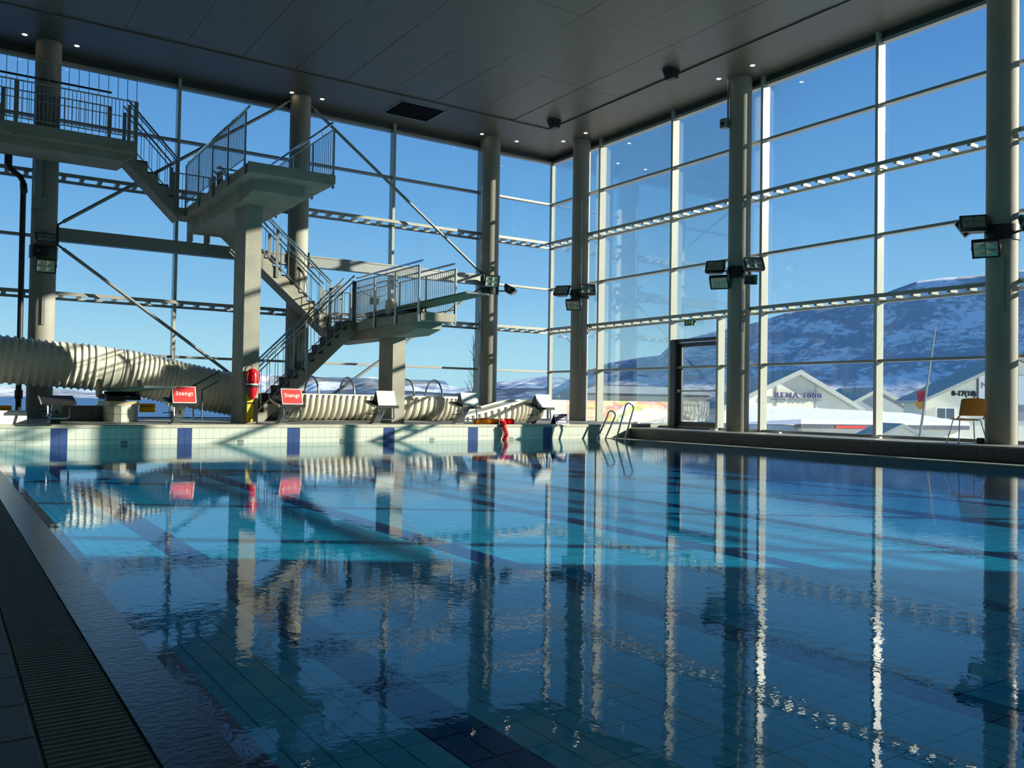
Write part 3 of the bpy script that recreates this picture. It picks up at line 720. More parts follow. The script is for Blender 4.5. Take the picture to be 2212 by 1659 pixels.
def tent_sign(x, red, lab):
    t = thing('block_cover_sign', lab, 'sign', (x, PY1 + 0.30, ZD + 0.39), 'folded signs standing on the starting blocks', rot=(0, 0, 0))
    w = 0.205
    # front panel leans back a little, rear panel closes the tent
    f0, f1, r0 = Vector((0, -0.17, 0.0)), Vector((0, -0.05, 0.30)), Vector((0, 0.14, 0.065))
    n = Vector((0, -0.30, 0.12)).normalized(); u = (f1 - f0).normalized()
    q = MB(); q.prism([Vector((-w, 0, 0)) + f0, Vector((-w, 0, 0)) + f1, Vector((-w, 0, 0)) + f1 - n * 0.01, Vector((-w, 0, 0)) + f0 - n * 0.01], (2 * w, 0, 0)); q.build('front_panel', WHITES if red else GREYS, t, local=True)
    q = MB(); q.prism([Vector((-w, 0.0, 0)) + f1, Vector((-w, 0.012, 0)) + f1, Vector((-w, 0.012, 0)) + r0, Vector((-w, 0, 0)) + r0], (2 * w, 0, 0)); q.build('rear_panel', RUBBER, t, local=True)
    q = MB(); q.prism([Vector((-w, 0.010, 0.01)) + f0, Vector((-w, 0.010, 0)) + f1, Vector((-w, -0.002, 0.01)) + r0], (0.006, 0, 0)); q.build('gap_shade_sheet', BLACK, t, local=True)  # black sheet drawn for the shade in the tent's open side
    if red:
        c = (f0 + f1) / 2
        M = basis((1, 0, 0), u, n, c + n * 0.001)
        q = MB(); q.box((-w + 0.014, -0.147, 0), (w - 0.014, 0.147, 0.002), M); p = q.build('red_field', REDS, t, local=True)
        lettering('Stengt', 0.108, WHITES, p, M @ Matrix.Translation((0, 0.02, 0.003)), bold=0.0012, spacing=1.12)
for k, num in enumerate('654321'):
    starting_block(num, LANES[k], EXTRA[num])
    if num in '54': tent_sign(LANES[k] + 0.02, True, {'5': 'red Stengt sign on the block beside the one metre springboard', '4': 'red Stengt sign on the block beside the rescue buoy pillar'}[num])
    elif num in '321': tent_sign(LANES[k] + 0.02, False, {'3': 'blank pale folded sign in front of the springboard pillar', '2': 'blank pale folded sign on the block beside the lane rope', '1': 'blank shaded folded sign on the block by the blue arrow sign'}[num])

# ================================================================== RESCUE BUOY, LANE ROPE, SMALL SIGNS
rb_ = thing('rescue_buoy', 'red torpedo rescue buoy hanging on the concrete tower pillar', 'rescue buoy', (5.055, 16.650, 0.80))
q = MB(); q.lathe([(0.02, 0.0), (0.05, 0.03), (0.085, 0.12), (0.10, 0.20), (0.105, 0.28), (0.105, 0.46), (0.09, 0.55), (0.06, 0.58), (0.02, 0.60)], (5.055, 16.610, 0.80), 20); q.build('float_body', REDP, rb_, smooth=True)
q = MB(); q.lathe([(0.108, 0.235), (0.112, 0.24), (0.112, 0.275), (0.108, 0.28)], (5.055, 16.610, 0.80), 20); q.build('black_strap', RUBBER, rb_, smooth=True)
q = MB(); q.lathe([(0.108, 0.283), (0.112, 0.287), (0.112, 0.305), (0.108, 0.309)], (5.055, 16.610, 0.80), 20); q.build('white_strap', WHITES, rb_, smooth=True)
for a in (-2.6, -1.6, -0.6):
    q = MB(); px_, py_ = 5.055 + 0.112 * math.cos(a), 16.610 + 0.112 * math.sin(a)
    q.tube([(px_, py_, 1.12), (5.055 + 0.135 * math.cos(a), 16.610 + 0.135 * math.sin(a), 1.17), (5.055 + 0.135 * math.cos(a), 16.610 + 0.135 * math.sin(a), 1.29), (px_, py_, 1.33)], 0.012, 6); q.build('grip', REDP, rb_, smooth=True)
q = MB(); q.tube([(5.055, 16.640, 1.39), (5.055, 16.660, 1.46), (5.055, 16.690, 1.48), (5.055, 16.720, 1.46)], 0.008, 6); q.build('wall_hook', STEEL, rb_, smooth=True)
yb_ = thing('throw_bag', 'narrow yellow rescue bag hanging below the red buoy', 'bag', (5.045, 16.650, 0.36))
pts = [(4.975, 16.640, 0.93), (4.975, 16.640, 0.43), (4.990, 16.640, 0.39), (5.020, 16.640, 0.365), (5.055, 16.640, 0.365), (5.085, 16.640, 0.39), (5.100, 16.640, 0.43), (5.100, 16.640, 0.93)]
q = MB(); q.prism(pts, (0, 0.075, 0)); q.build('bag_body', YELLOW, yb_)
q = MB(); q.box((4.970, 16.632, 0.72), (5.105, 16.640, 0.75)); q.box((5.020, 16.632, 0.37), (5.050, 16.640, 0.44)); q.build('strap', RUBBER, yb_)

rope = thing('lane_rope', 'red lane rope of disc floats draped over the pool coping', 'lane rope', (10.55, PY1 + 0.1, ZD))
disc = MB(); disc.lathe([(0.012, -0.016), (0.055, -0.013), (0.070, 0.0), (0.055, 0.013), (0.012, 0.016)], (0, 0, 0), 12)
path = []
for k in range(9): path.append((Vector((10.86 - 0.036 * k, PY1 + 0.16 + 0.02 * math.sin(k), ZD + 0.06)), Vector((1, 0, 0.1))))
for k in range(5):
    t = k / 4 * math.pi / 2; path.append((Vector((10.54 - 0.02 * k, PY1 + 0.10 - 0.16 * math.sin(t), ZD + 0.055 - 0.07 * (1 - math.cos(t)))), Vector((0.3, -math.cos(t), -math.sin(t)))))
for k in range(13): path.append((Vector((10.46 + 0.05 * math.sin(k * 0.35), PY1 - 0.075 - 0.004 * k, ZD - 0.05 - 0.034 * k)), Vector((0.1 * math.cos(k), 0, -1))))
first = disc.build('float_disc', REDP, rope, smooth=True, local=True)
for i, (p, d) in enumerate(path):
    o = first if i == 0 else copy_part(first, rope, (0, 0, 0))
    o.location = p - ORG[rope.name]; o.rotation_mode = 'QUATERNION'; o.rotation_quaternion = d.normalized().to_track_quat('Z', 'Y')
q = MB(); q.tube([p for p, d in path], 0.008, 6); q.build('cable', RUBBER, rope, smooth=True)
orp = thing('lane_rope', 'short run of orange lane floats lying on the deck', 'lane rope', (10.2, PY1 + 0.2, ZD))
first = disc.build('float_disc', ORANGEF, orp, smooth=True, local=True)
opts = [Vector((9.90 + 0.040 * k, PY1 + 0.22 + 0.03 * math.sin(k * 0.8), ZD + 0.06 + (0.02 if 3 < k < 8 else 0))) for k in range(15)]
for i, p in enumerate(opts):
    o = first if i == 0 else copy_part(first, orp, (0, 0, 0))
    o.location = p - ORG[orp.name]; o.rotation_mode = 'QUATERNION'; o.rotation_quaternion = Vector((1, 0.1 * math.cos(i), 0)).to_track_quat('Z', 'Y')
q = MB(); q.tube(opts, 0.008, 6); q.build('cable', RUBBER, orp, smooth=True)

bs = thing('arrow_floor_sign', 'small navy folding floor sign with a white arrow', 'sign', (12.3, PY1 + 0.30, ZD), rot=(0, 0, 0))
n = Vector((0, -0.24, 0.10)).normalized(); u = Vector((0, 0.10, 0.24)).normalized(); M = basis((1, 0, 0), u, n, Vector((0, -0.10, 0.0)))
q = MB(); q.box((-0.19, 0, -0.012), (0.19, 0.26, 0), M); q.build('front_panel', NAVY, bs, local=True)
q = MB(); q.prism([(-0.19, 0.0, 0.24), (-0.19, 0.012, 0.24), (-0.19, 0.132, 0.0), (-0.19, 0.12, 0.0)], (0.38, 0, 0)); q.build('rear_panel', NAVY, bs, local=True)
q = MB()
for a, c in (((-0.19, 0), (0.19, 0.008)), ((-0.19, 0.252), (0.19, 0.26)), ((-0.19, 0), (-0.183, 0.26)), ((0.183, 0), (0.19, 0.26))): q.box((a[0], a[1], 0), (c[0], c[1], 0.003), M)
q.build('border', WHITES, bs, local=True)
q = MB(); q.box((-0.15, 0.19, 0), (0.13, 0.215, 0.003), M); q.box((-0.15, 0.13, 0), (0.10, 0.155, 0.003), M); q.build('white_text_bar', WHITES, bs, local=True)
q = MB(); q.prism([M @ Vector(p) for p in ((-0.13, 0.045, 0), (0.06, 0.045, 0), (0.06, 0.025, 0), (0.12, 0.06, 0), (0.06, 0.095, 0), (0.06, 0.075, 0), (-0.13, 0.075, 0))], n * 0.003); q.build('arrow', WHITES, bs, local=True)

# ---- pool ladder rails
def ladder_rail(y, k, lab):
    t = thing('pool_ladder_rail', lab, 'ladder', (13.3, y, 0.0))
    # narrow stainless loop, leaning outwards
    a, c, topz, topx = (13.02, 13.26, 0.66, 13.46) if k == 0 else (12.99, 13.25, 0.85, 13.40)
    w = (c - a) / 2; top = Vector((topx - 0.03, y, topz - w)); pts = []
    pts += [Vector((a - 0.02, y, -0.30)), Vector((a, y, 0.02))]
    l = Vector((topx - 0.03 - w, y, topz - w)); r = Vector((topx - 0.03 + w, y, topz - w))
    pts += [Vector((a, y, 0.02)).lerp(l, f) for f in (0.33, 0.66, 1.0)]
    pts += [top + Vector((-w * math.cos(t_), 0, w * math.sin(t_))) for t_ in [math.pi * j / 10 for j in range(1, 10)]]
    pts += [r.lerp(Vector((c, y, 0.02)), f) for f in (0.0, 0.33, 0.66, 1.0)] + [Vector((c - 0.02, y, -0.30))]
    q = MB(); q.tube(pts, 0.02, 10); q.build('rail', CHROME, t, smooth=True)
    q = MB()
    for z in (-0.08, -0.28): q.box((a - 0.02, y - 0.03, z - 0.015), (c, y + 0.03, z + 0.015))
    q.build('bracket', STEEL, t)
ladder_rail(15.9, 0, 'lower stainless ladder loop beside the white end wall')
ladder_rail(15.2, 1, 'taller stainless ladder loop standing clear of the white end wall')

# ================================================================== ORANGE CHAIR
def chair():
    t = thing('shell_chair', 'orange plastic shell chair with thin metal legs on the window ledge', 'chair', (14.80, 8.10, ZL), rot=(0, 0, math.radians(-38)))
    # local: seat faces +y (towards the window), back on -y
    W_, D_ = 0.225, 0.22
    def sheet(name, rows, m, th, par):
        vs = []; fs = []; nc = len(rows[0])
        for r in rows: vs += [Vector(p) for p in r]
        nr = len(rows)
        for i in range(nr - 1):
            for j in range(nc - 1): fs.append((i * nc + j, i * nc + j + 1, (i + 1) * nc + j + 1, (i + 1) * nc + j))
        q = MB(); q.add(vs, fs); o = q.build(name, m, par, smooth=True, local=True)
        md = o.modifiers.new('shell', 'SOLIDIFY'); md.thickness = th; md.offset = 0
        sb = o.modifiers.new('soft', 'SUBSURF'); sb.levels = 1; sb.render_levels = 1
        return o
    cols = [-1, -0.8, -0.4, 0, 0.4, 0.8, 1]
    seat = [[(c * W_ * (1 - 0.05 * r / 5), -D_ + r * 2 * D_ / 5, 0.415 + 0.012 * abs(c) ** 2 - (0.02 if r == 5 else 0) + (0.012 if r == 0 else 0)) for c in cols] for r in range(6)]
    sheet('seat', seat, ORANGE, 0.008, t)
    br = []
    for i in range(7):
        v = i / 6; z = 0.475 + 0.305 * v; y = -D_ - 0.035 - 0.075 * v + 0.02 * v * v
        wv = W_ * (1.02 - 0.10 * v)
        br.append([(c * wv, y + 0.035 * abs(c) ** 2, z + (-0.022 * abs(c) ** 3 if i == 6 else 0)) for c in cols])
    sheet('backrest', br, ORANGE, 0.009, t)
    for s in (-1, 1):      # shell sides that carry the back past the opening
        sheet('side_web', [[(s * W_ * a, -D_ + 0.10 - 0.05 * i, 0.425 + 0.028 * i * (0.6 + 0.1 * i)) for a in (0.86, 0.94, 1.0)] for i in range(4)], ORANGE, 0.008, t)
    for sx_ in (-1, 1):
        for sy in (-1, 1):
            q = MB(); q.cyl((sx_ * 0.17, sy * 0.13, 0.405), (sx_ * 0.235, sy * 0.235 - 0.01, 0.012), 0.010, 8); q.build('leg', CHROME, t, smooth=True, local=True)
            q = MB(); q.cyl((sx_ * 0.234, sy * 0.234 - 0.01, 0.02), (sx_ * 0.237, sy * 0.237 - 0.01, 0.0), 0.014, 8); q.build('foot_cap', RUBBER, t, local=True)
    q = MB()
    for sx_ in (-1, 1): q.cyl((sx_ * 0.17, -0.13, 0.403), (sx_ * 0.17, 0.13, 0.403), 0.010, 8)
    q.cyl((-0.17, 0.05, 0.401), (0.17, 0.05, 0.401), 0.009, 8); q.cyl((-0.17, -0.08, 0.401), (0.17, -0.08, 0.401), 0.009, 8); q.build('seat_frame', CHROME, t, smooth=True, local=True)
chair()
dk = thing('door_wedge', 'small dark brown block on the ledge between chair and column', 'block', (14.95, 7.93, ZL))
q = MB(); q.bbox((14.92, 7.90, ZL), (15.0, 7.99, ZL + 0.10), 0.008); q.build('block_body', mat('dark_brown_wood', hx('4a3028'), 0.6, var=0.15), dk)
for i, (y, lab) in enumerate(((17.1, 'left of the exit door'), (14.40, 'at the exit door post'), (12.55, 'right of the column by the exit door'), (10.15, 'before the chair window'))):
    t = thing('floor_socket', 'small white socket box on the window ledge ' + ['beside the deck corner', 'at the exit door post', 'between column and chair window', 'near the orange chair'][i], 'socket', (15.30, y, ZL if y < 16.3 else ZD))
    z = ZL if y < 16.4 else ZD
    q = MB(); q.bbox((15.26, y - 0.10, z), (15.34, y + 0.10, z + 0.028), 0.006); q.build('socket_box', WHITES, t)
    q = MB(); q.box((15.285, y - 0.03, z + 0.028), (15.315, y + 0.03, z + 0.032)); q.build('socket_lid', GALV, t)

# ================================================================== FLOODLIGHTS, SPEAKERS, CEILING FITTINGS
def floodlight(pos, aim, colxy, lab, s=1.25):
    """square floodlight with four-cell reflector; pos = front centre"""
    o_ = Vector((pos[0] - colxy[0], pos[1] - colxy[1], 0)).normalized() * 0.09; pos = (pos[0] + o_.x, pos[1] + o_.y, pos[2])
    aim = Vector(aim).normalized(); R = aim.to_track_quat('Z', 'Y').to_matrix().to_4x4()
    t = thing('floodlight', lab, 'floodlight', pos, 'floodlights clamped to the columns')
    M = Matrix.Translation(pos) @ R; a, b2 = 0.17 * s, 0.135 * s
    q = MB()
    ring = lambda x, y, z: [M @ Vector(p) for p in ((-x, -y, z), (x, -y, z), (x, y, z), (-x, y, z))]
    vs = ring(a, b2, 0) + ring(a, b2, -0.06 * s) + ring(a * 0.6, b2 * 0.6, -0.15 * s) + ring(a * 0.9, b2 * 0.9, 0) + ring(a * 0.88, b2 * 0.88, -0.035 * s)
    fs = []
    for k in (0, 4):
        for i in range(4): fs.append((k + i, k + (i + 1) % 4, k + 4 + (i + 1) % 4, k + 4 + i))
    fs += [(8, 11, 10, 9)] + [(i, (i + 1) % 4, 12 + (i + 1) % 4, 12 + i) for i in range(4)] + [(12 + i, 12 + (i + 1) % 4, 16 + (i + 1) % 4, 16 + i) for i in range(4)]
    q.add(vs, fs); q.build('housing', LAMPB, t)
    for ix in (-1, 0):
        for iy in (-1, 0):
            x0, y0 = ix * a * 0.86, iy * b2 * 0.86; x1, y1 = x0 + a * 0.86, y0 + b2 * 0.86
            q = MB(); c = M @ Vector(((x0 + x1) / 2, (y0 + y1) / 2, -0.03 * s))
            p = [M @ Vector(v) for v in ((x0 + .003, y0 + .003, -0.008), (x1 - .003, y0 + .003, -0.008), (x1 - .003, y1 - .003, -0.008), (x0 + .003, y1 - .003, -0.008))]
            q.add(p + [c], [(0, 1, 4), (1, 2, 4), (2, 3, 4), (3, 0, 4)]); q.build('reflector_cell', LAMPG, t)
    q = MB()
    for i in range(5): q.box((-a * 0.7, b2 * (-0.5 + 0.22 * i), -0.13 * s), (a * 0.7, b2 * (-0.5 + 0.22 * i) + 0.008, -0.165 * s), M)
    q.build('cooling_fins', LAMPB, t)
    # yoke and arm back to the column
    c = Vector((colxy[0], colxy[1], pos[2])); d = (Vector(pos) - c); d.z = 0; d.normalize()
    root = c + d * 0.245; root.z = pos[2] - 0.02 * s + (0.05 if aim.z < 0 else -0.10)
    q = MB(); q.cyl(root, Vector(pos) - aim * 0.10 * s, 0.022, 8); q.build('arm', GALV, t)
    for k in (-1, 1):
        q = MB(); x0_, x1_ = sorted((k * (a + 0.002), k * (a + 0.012))); q.box((x0_, -0.02, -0.10 * s), (x1_, 0.02, -0.02), M); q.build('yoke_plate', GALV, t)
    return t
def clampring(x, y, z, lab=None):
    t = COLT[(x, y)]
    q = MB(); q.lathe([(0.252, -0.13), (0.272, -0.13), (0.272, 0.13), (0.252, 0.13)], (x, y, z), 28); r = q.build('clamp_ring', LAMPB, t, smooth=True)
    for a in (0.4, 2.5, 4.3):
        q = MB(); q.cyl((x + 0.27 * math.cos(a), y + 0.27 * math.sin(a), z), (x + 0.30 * math.cos(a), y + 0.30 * math.sin(a), z), 0.02, 6); q.build('bolt', STEEL, r)
# column next to the exit door
c = (15.2, 13.58); clampring(c[0], c[1], 3.86, 'dark clamp ring on the column next to the exit door')
floodlight((14.78, 13.80, 4.02), (-0.62, -0.42, 0.62), c, 'upturned floodlight on the door side of the column by the exit')
floodlight((15.02, 13.04, 4.00), (-0.45, -0.68, 0.58), c, 'upturned floodlight on the chair side of the column by the exit')
floodlight((14.80, 13.70, 3.60), (-0.62, -0.40, -0.68), c, 'downturned floodlight on the column by the exit door')
hs = thing('horn_speaker', 'grey horn loudspeaker on the column next to the exit door', 'loudspeaker', (14.98, 13.04, 3.62))
Mh = Matrix.Translation((14.90, 12.98, 3.62)) @ Vector((-0.55, -0.80, -0.12)).to_track_quat('Z', 'Y').to_matrix().to_4x4()
q = MB(); rg = lambda x, y, z: [Mh @ Vector(p) for p in ((-x, -y, z), (x, -y, z), (x, y, z), (-x, y, z))]
vs = rg(.15, .11, 0) + rg(.06, .06, -0.22) + rg(.135, .095, 0) + rg(.05, .05, -0.15)
q.add(vs, [(0, 1, 5, 4), (1, 2, 6, 5), (2, 3, 7, 6), (3, 0, 4, 7), (7, 6, 5, 4), (0, 8, 9, 1), (1, 9, 10, 2), (2, 10, 11, 3), (3, 11, 8, 0), (8, 12, 13, 9), (9, 13, 14, 10), (10, 14, 15, 11), (11, 15, 12, 8), (12, 15, 14, 13)]); q.build('horn', GALV, hs)
q = MB(); q.lathe([(0.001, -0.02), (0.06, -0.02), (0.075, 0.0), (0.06, 0.012), (0.02, 0.012), (0.001, 0.03)], Mh @ Vector((0, 0, -0.10)), 18, Mh.to_3x3().to_4x4()); q.build('driver_cone', FRAME, hs, smooth=True)
q = MB(); q.cyl(Mh @ Vector((0, 0, -0.2)), (15.06, 13.34, 3.72), 0.02, 8); q.build('arm', GALV, hs)
# corner column
c = (15.2, 19.45); clampring(c[0], c[1], 3.92, 'dark clamp ring on the column at the pool corner')
floodlight((14.82, 19.67, 4.06), (-0.62, -0.36, 0.62), c, 'upturned floodlight on the slide side of the pool corner column')
floodlight((15.04, 18.95, 4.02), (-0.45, -0.68, 0.58), c, 'upturned floodlight on the door side of the pool corner column')
floodlight((14.86, 19.25, 3.56), (-0.55, -0.50, -0.66), c, 'downturned floodlight on the pool corner column')
# big right column
c = (15.2, 7.72); clampring(c[0], c[1], 3.86, 'dark clamp ring on the thick column beside the orange chair')
floodlight((14.82, 7.92, 4.06), (-0.62, -0.42, 0.62), c, 'upturned floodlight above the orange chair')
floodlight((14.86, 7.76, 3.55), (-0.68, -0.30, -0.66), c, 'downturned floodlight above the orange chair')
floodlight((15.15, 7.22, 3.98), (-0.25, -0.65, 0.70), c, 'floodlight on the far side of the column beside the chair')
sb_ = thing('box_speaker', 'dark box loudspeaker tilted down beside the floodlights above the chair', 'loudspeaker', (14.92, 8.06, 3.90))
Mb = Matrix.Translation((14.80, 8.16, 3.98)) @ Matrix.Rotation(math.radians(30), 4, 'Z') @ Matrix.Rotation(math.radians(-35), 4, 'X')
q = MB(); q.box((-0.09, -0.08, -0.14), (0.09, 0.08, 0.14), Mb); q.build('cabinet', BLACK, sb_)
q = MB(); q.box((-0.08, -0.085, -0.13), (0.08, -0.08, 0.13), Mb); q.build('grille', RUBBER, sb_)
q = MB(); q.cyl((14.82, 8.10, 3.93), (15.0, 7.88, 3.90), 0.02, 8); q.build('arm', GALV, sb_)
# back right column
c = (13.0, 20.80); clampring(c[0], c[1], 4.00, 'dark clamp ring on the column at the end of the sunlit beam')
floodlight((12.86, 20.46, 4.18), (-0.25, -0.90, -0.35), c, 'floodlight facing the pool at the end of the sunlit beam')
floodlight((13.46, 20.52, 4.10), (0.35, -0.30, 0.85), c, 'upturned floodlight at the end of the sunlit beam')
# left column
c = (1.83, 20.80); clampring(c[0], c[1], 3.85, 'dark clamp ring on the column behind the slide tube')
floodlight((1.84, 20.42, 3.50), (-0.02, -0.80, -0.45), c, 'downturned floodlight above the closed slide tube', 1.15)
floodlight((1.84, 20.40, 4.10), (0.0, -0.62, 0.75), c, 'upturned floodlight on the column behind the slide tube')

# recessed ceiling spots
SPOTS = [((1.36, 20.6), (2.34, 20.6), 'small lit ceiling spot above the column behind the slide tube'),
         ((7.08, 20.6), (7.86, 20.6), 'small lit ceiling spot above the column behind the tower stairs'),
         ((12.56, 20.62), (13.72, 20.6), 'small lit ceiling spot above the column ending the sunlit beam'),
         ((14.79, 19.80), (14.83, 18.82), 'small lit ceiling spot above the pool corner column'),
         ((14.78, 13.87), (14.79, 12.89), 'small lit ceiling spot above the column by the exit door'),
         ((14.79, 8.1), (14.79, 7.1), 'small lit ceiling spot above the thick column beside the chair')]
for a, c, lab in SPOTS:
    for x, y in (a, c):
        t = thing('ceiling_spot', lab, 'ceiling light', (x, y, ZC - 0.006), lab)
        q = MB(); q.lathe([(0.05, -0.001), (0.075, -0.004), (0.08, 0.0), (0.05, 0.02)], (x, y, ZC - 0.002), 20); q.build('trim_ring', STEEL, t, smooth=True)
        q = MB(); q.lathe([(0.001, -0.012), (0.03, -0.010), (0.048, -0.003), (0.001, -0.003)], (x, y, ZC - 0.002), 16); q.build('lens', LENS, t, smooth=True)
# open hatch in the ceiling, its dark inside drawn as a flat black panel
ht = thing('ceiling_hatch', 'square ceiling opening in a pale frame, its dark inside a black panel', 'ceiling vent', (10.15, 20.05, ZC - 0.03))
q = MB(); x0, x1, y0, y1 = 9.50, 10.82, 19.48, 20.62
q.box((x0, y0, ZC - 0.012), (x1, y0 + 0.04, ZC)); q.box((x0, y1 - 0.04, ZC - 0.012), (x1, y1, ZC)); q.box((x0, y0, ZC - 0.012), (x0 + 0.04, y1, ZC)); q.box((x1 - 0.04, y0, ZC - 0.012), (x1, y1, ZC)); q.build('frame', GALV, ht)
q = MB(); q.box((x0 + 0.04, y0 + 0.04, ZC - 0.006), (x1 - 0.04, y1 - 0.04, ZC)); q.build('grille', mat('opening_shade_black', hx('050608'), 0.95, var=0.1, spec=0.1), ht)
# ceiling loudspeakers
for x, y, lab in ((13.55, 14.15, 'black wedge loudspeaker under the ceiling above the exit door side'), (13.50, 18.50, 'black wedge loudspeaker under the ceiling near the glazed corner')):
    t = thing('ceiling_speaker', lab, 'loudspeaker', (x, y, ZC - 0.3))
    q = MB(); q.prism([(x - 0.16, y - 0.12, ZC + 0.02), (x + 0.16, y - 0.12, ZC + 0.02), (x + 0.10, y - 0.12, ZC - 0.20), (x - 0.04, y - 0.12, ZC - 0.20)], (0, 0.24, 0)); q.build('cabinet', BLACK, t)
    q = MB(); q.prism([(x - 0.155, y - 0.10, ZC - 0.005), (x - 0.050, y - 0.10, ZC - 0.19), (x - 0.058, y - 0.10, ZC - 0.19), (x - 0.163, y - 0.10, ZC - 0.005)], (0, 0.20, 0)); q.build('grille', RUBBER, t)
# little camera box high on the exit-door column
cb = thing('camera_box', 'small pale camera box high on the column by the exit door', 'camera', (14.90, 13.78, 7.20))
q = MB(); q.bbox((14.82, 13.70, 7.18), (14.98, 13.86, 7.40), 0.015); q.build('camera_body', GALV, cb)
q = MB(); q.cyl((14.82, 13.78, 7.28), (14.80, 13.77, 7.28), 0.04, 14); q.build('camera_lens', BLACK, cb)
q = MB(); q.box((14.935, 13.72, 7.40), (14.965, 13.75, ZC)); q.build('cable_duct', GALV, cb)
q = MB(); q.box((14.93, 13.66, 7.22), (15.03, 13.72, 7.36)); q.build('bracket', GALV, cb)

# ---- black drain pipe at the left
pp = thing('drain_pipe', 'thick black plastic drain pipe running down beside the left column', 'pipe', (1.40, 20.43, ZD))
pa = [(1.12, 20.43, 5.72), (1.12, 20.43, 5.55), (1.16, 20.43, 5.45), (1.33, 20.43, 5.32), (1.39, 20.43, 5.22), (1.40, 20.43, 5.05), (1.42, 20.43, ZD)]
q = MB(); q.tube(pa, 0.055, 14); q.build('pipe_run', BLACK, pp, smooth=True)
for a, c, r in (((1.12, 20.43, 5.74), (1.12, 20.43, 5.52), 0.072), ((1.40, 20.43, 5.16), (1.40, 20.25, 4.98), 0.068), ((1.42, 20.43, 0.74), (1.42, 20.43, 0.92), 0.075), ((1.42, 20.43, ZD), (1.42, 20.43, 0.46), 0.085)):
    q = MB(); q.cyl(a, c, r, 14); q.build('socket', BLACK, pp, smooth=True)
# white block at far left of the deck
wb = thing('white_bench', 'low white block bench at the left end of the deck', 'bench', (0.7, 16.9, ZD))
q = MB(); q.bbox((-0.6, 16.55, ZD), (1.28, 17.05, ZD + 0.215), 0.01); q.build('bench_body', WHITES, wb)
q = MB(); q.box((-0.58, 16.57, ZD + 0.215), (1.26, 17.03, ZD + 0.222)); q.build('bench_top', WHITES, wb)

# ================================================================== WATER SLIDE
sd = thing('water_slide', 'cream ribbed water slide running from closed tube to open flume', 'water slide', (6.0, 19.85, ZD))
def path_fn(pts):
    P = [Vector(p) for p in pts]
    def f(s):
        n = len(P) - 1; i = min(int(s * n), n - 1); t = s * n - i
        p0, p1, p2, p3 = P[max(i - 1, 0)], P[i], P[i + 1], P[min(i + 2, n)]
        return 0.5 * ((2 * p1) + (p2 - p0) * t + (2 * p0 - 5 * p1 + 4 * p2 - p3) * t * t + (3 * p1 - p0 - 3 * p2 + p3) * t ** 3)
    return f
def rib_shell(name, fn, length, prof, pitch, step, smooth_bands=(), closed=True, amp=0.035, m=SLIDE, s0=0.0, s1=1.0, duty=0.35):
    """sweep a (y,z) cross-section along a path with raised ribs"""
    N = int(length / step); rings = []; vs = []
    for i in range(N + 1):
        s = s0 + (s1 - s0) * i / N; p = fn(s); d = (fn(min(1, s + 1e-3)) - fn(max(0, s - 1e-3))).normalized()
        dist = i * step; ph = (dist % pitch) / pitch
        band = any(a <= dist <= b for a, b in smooth_bands)
        k = 0.0 if band else (1.0 if ph < duty else 0.0)
        if not band and duty <= ph < duty + 0.12: k = 0.5
        side = Vector((-d.y, d.x, 0)).normalized(); upv = side.cross(d) * -1
        upv = d.cross(side)
        for y, z in prof:
            r = math.hypot(y, z) or 1; f = (r + amp * k) / r
            vs.append(p + side * (y * f) + upv * (z * f))
    n = len(prof); fs = []
    for i in range(N):
        for j in range(n if closed else n - 1):
            fs.append((i * n + j, i * n + (j + 1) % n, (i + 1) * n + (j + 1) % n, (i + 1) * n + j))
    q = MB(); q.add(vs, fs); o = q.build(name, m, sd, smooth=True)
    return o
circ = [(0.455 * math.cos(2 * math.pi * k / 40), 0.455 * math.sin(2 * math.pi * k / 40)) for k in range(40)]
tp = path_fn([(-3.2, 19.86, 1.95), (-1.0, 19.86, 1.72), (1.2, 19.86, 1.51), (3.15, 19.86, 1.37), (4.6, 19.86, 1.09), (6.0, 19.84, 0.84)])
L1 = 9.3
rib_shell('tube_section', tp, L1, circ, 0.125, 0.0155, smooth_bands=((0, 0.3), (5.20, 5.66)), amp=0.032, duty=0.28)
for s in (0.572, 0.590):
    q = MB(); p = tp(s); d = (tp(s + .002) - tp(s - .002)).normalized()
    q.lathe([(0.456, -0.006), (0.470, -0.006), (0.470, 0.006), (0.456, 0.006)], p, 40, d.to_track_quat('Z', 'Y').to_matrix().to_4x4()); q.build('joint_flange', SLIDE, sd, smooth=True)
# open flume: ribbed trough
half = [(-0.47, 0.10), (-0.475, 0.0)] + [(-0.475 * math.cos(t), -0.50 * math.sin(t)) for t in [math.pi * k / 16 for k in range(1, 16)]] + [(0.475, 0.0), (0.47, 0.10)]
fp = path_fn([(6.0, 19.84, 0.84), (7.5, 19.84, 0.83), (9.3, 19.84, 0.82), (11.2, 19.84, 0.80)])
rib_shell('flume_section', fp, 5.2, half, 0.15, 0.0187, closed=False, amp=0.045, duty=0.45).modifiers.new('shell', 'SOLIDIFY').thickness = 0.02
q = MB()
for y in (19.36, 20.26): q.box((6.1, y, 0.84), (11.2, y + 0.05, 0.955))
q.build('flume_rim', SLIDE, sd)
q = MB()
for xx in (6.6, 7.8, 9.0, 10.2, 11.0): q.box((xx - 0.06, 19.62, ZD), (xx + 0.06, 20.06, 0.40))
q.build('flume_foot', GALV, sd)
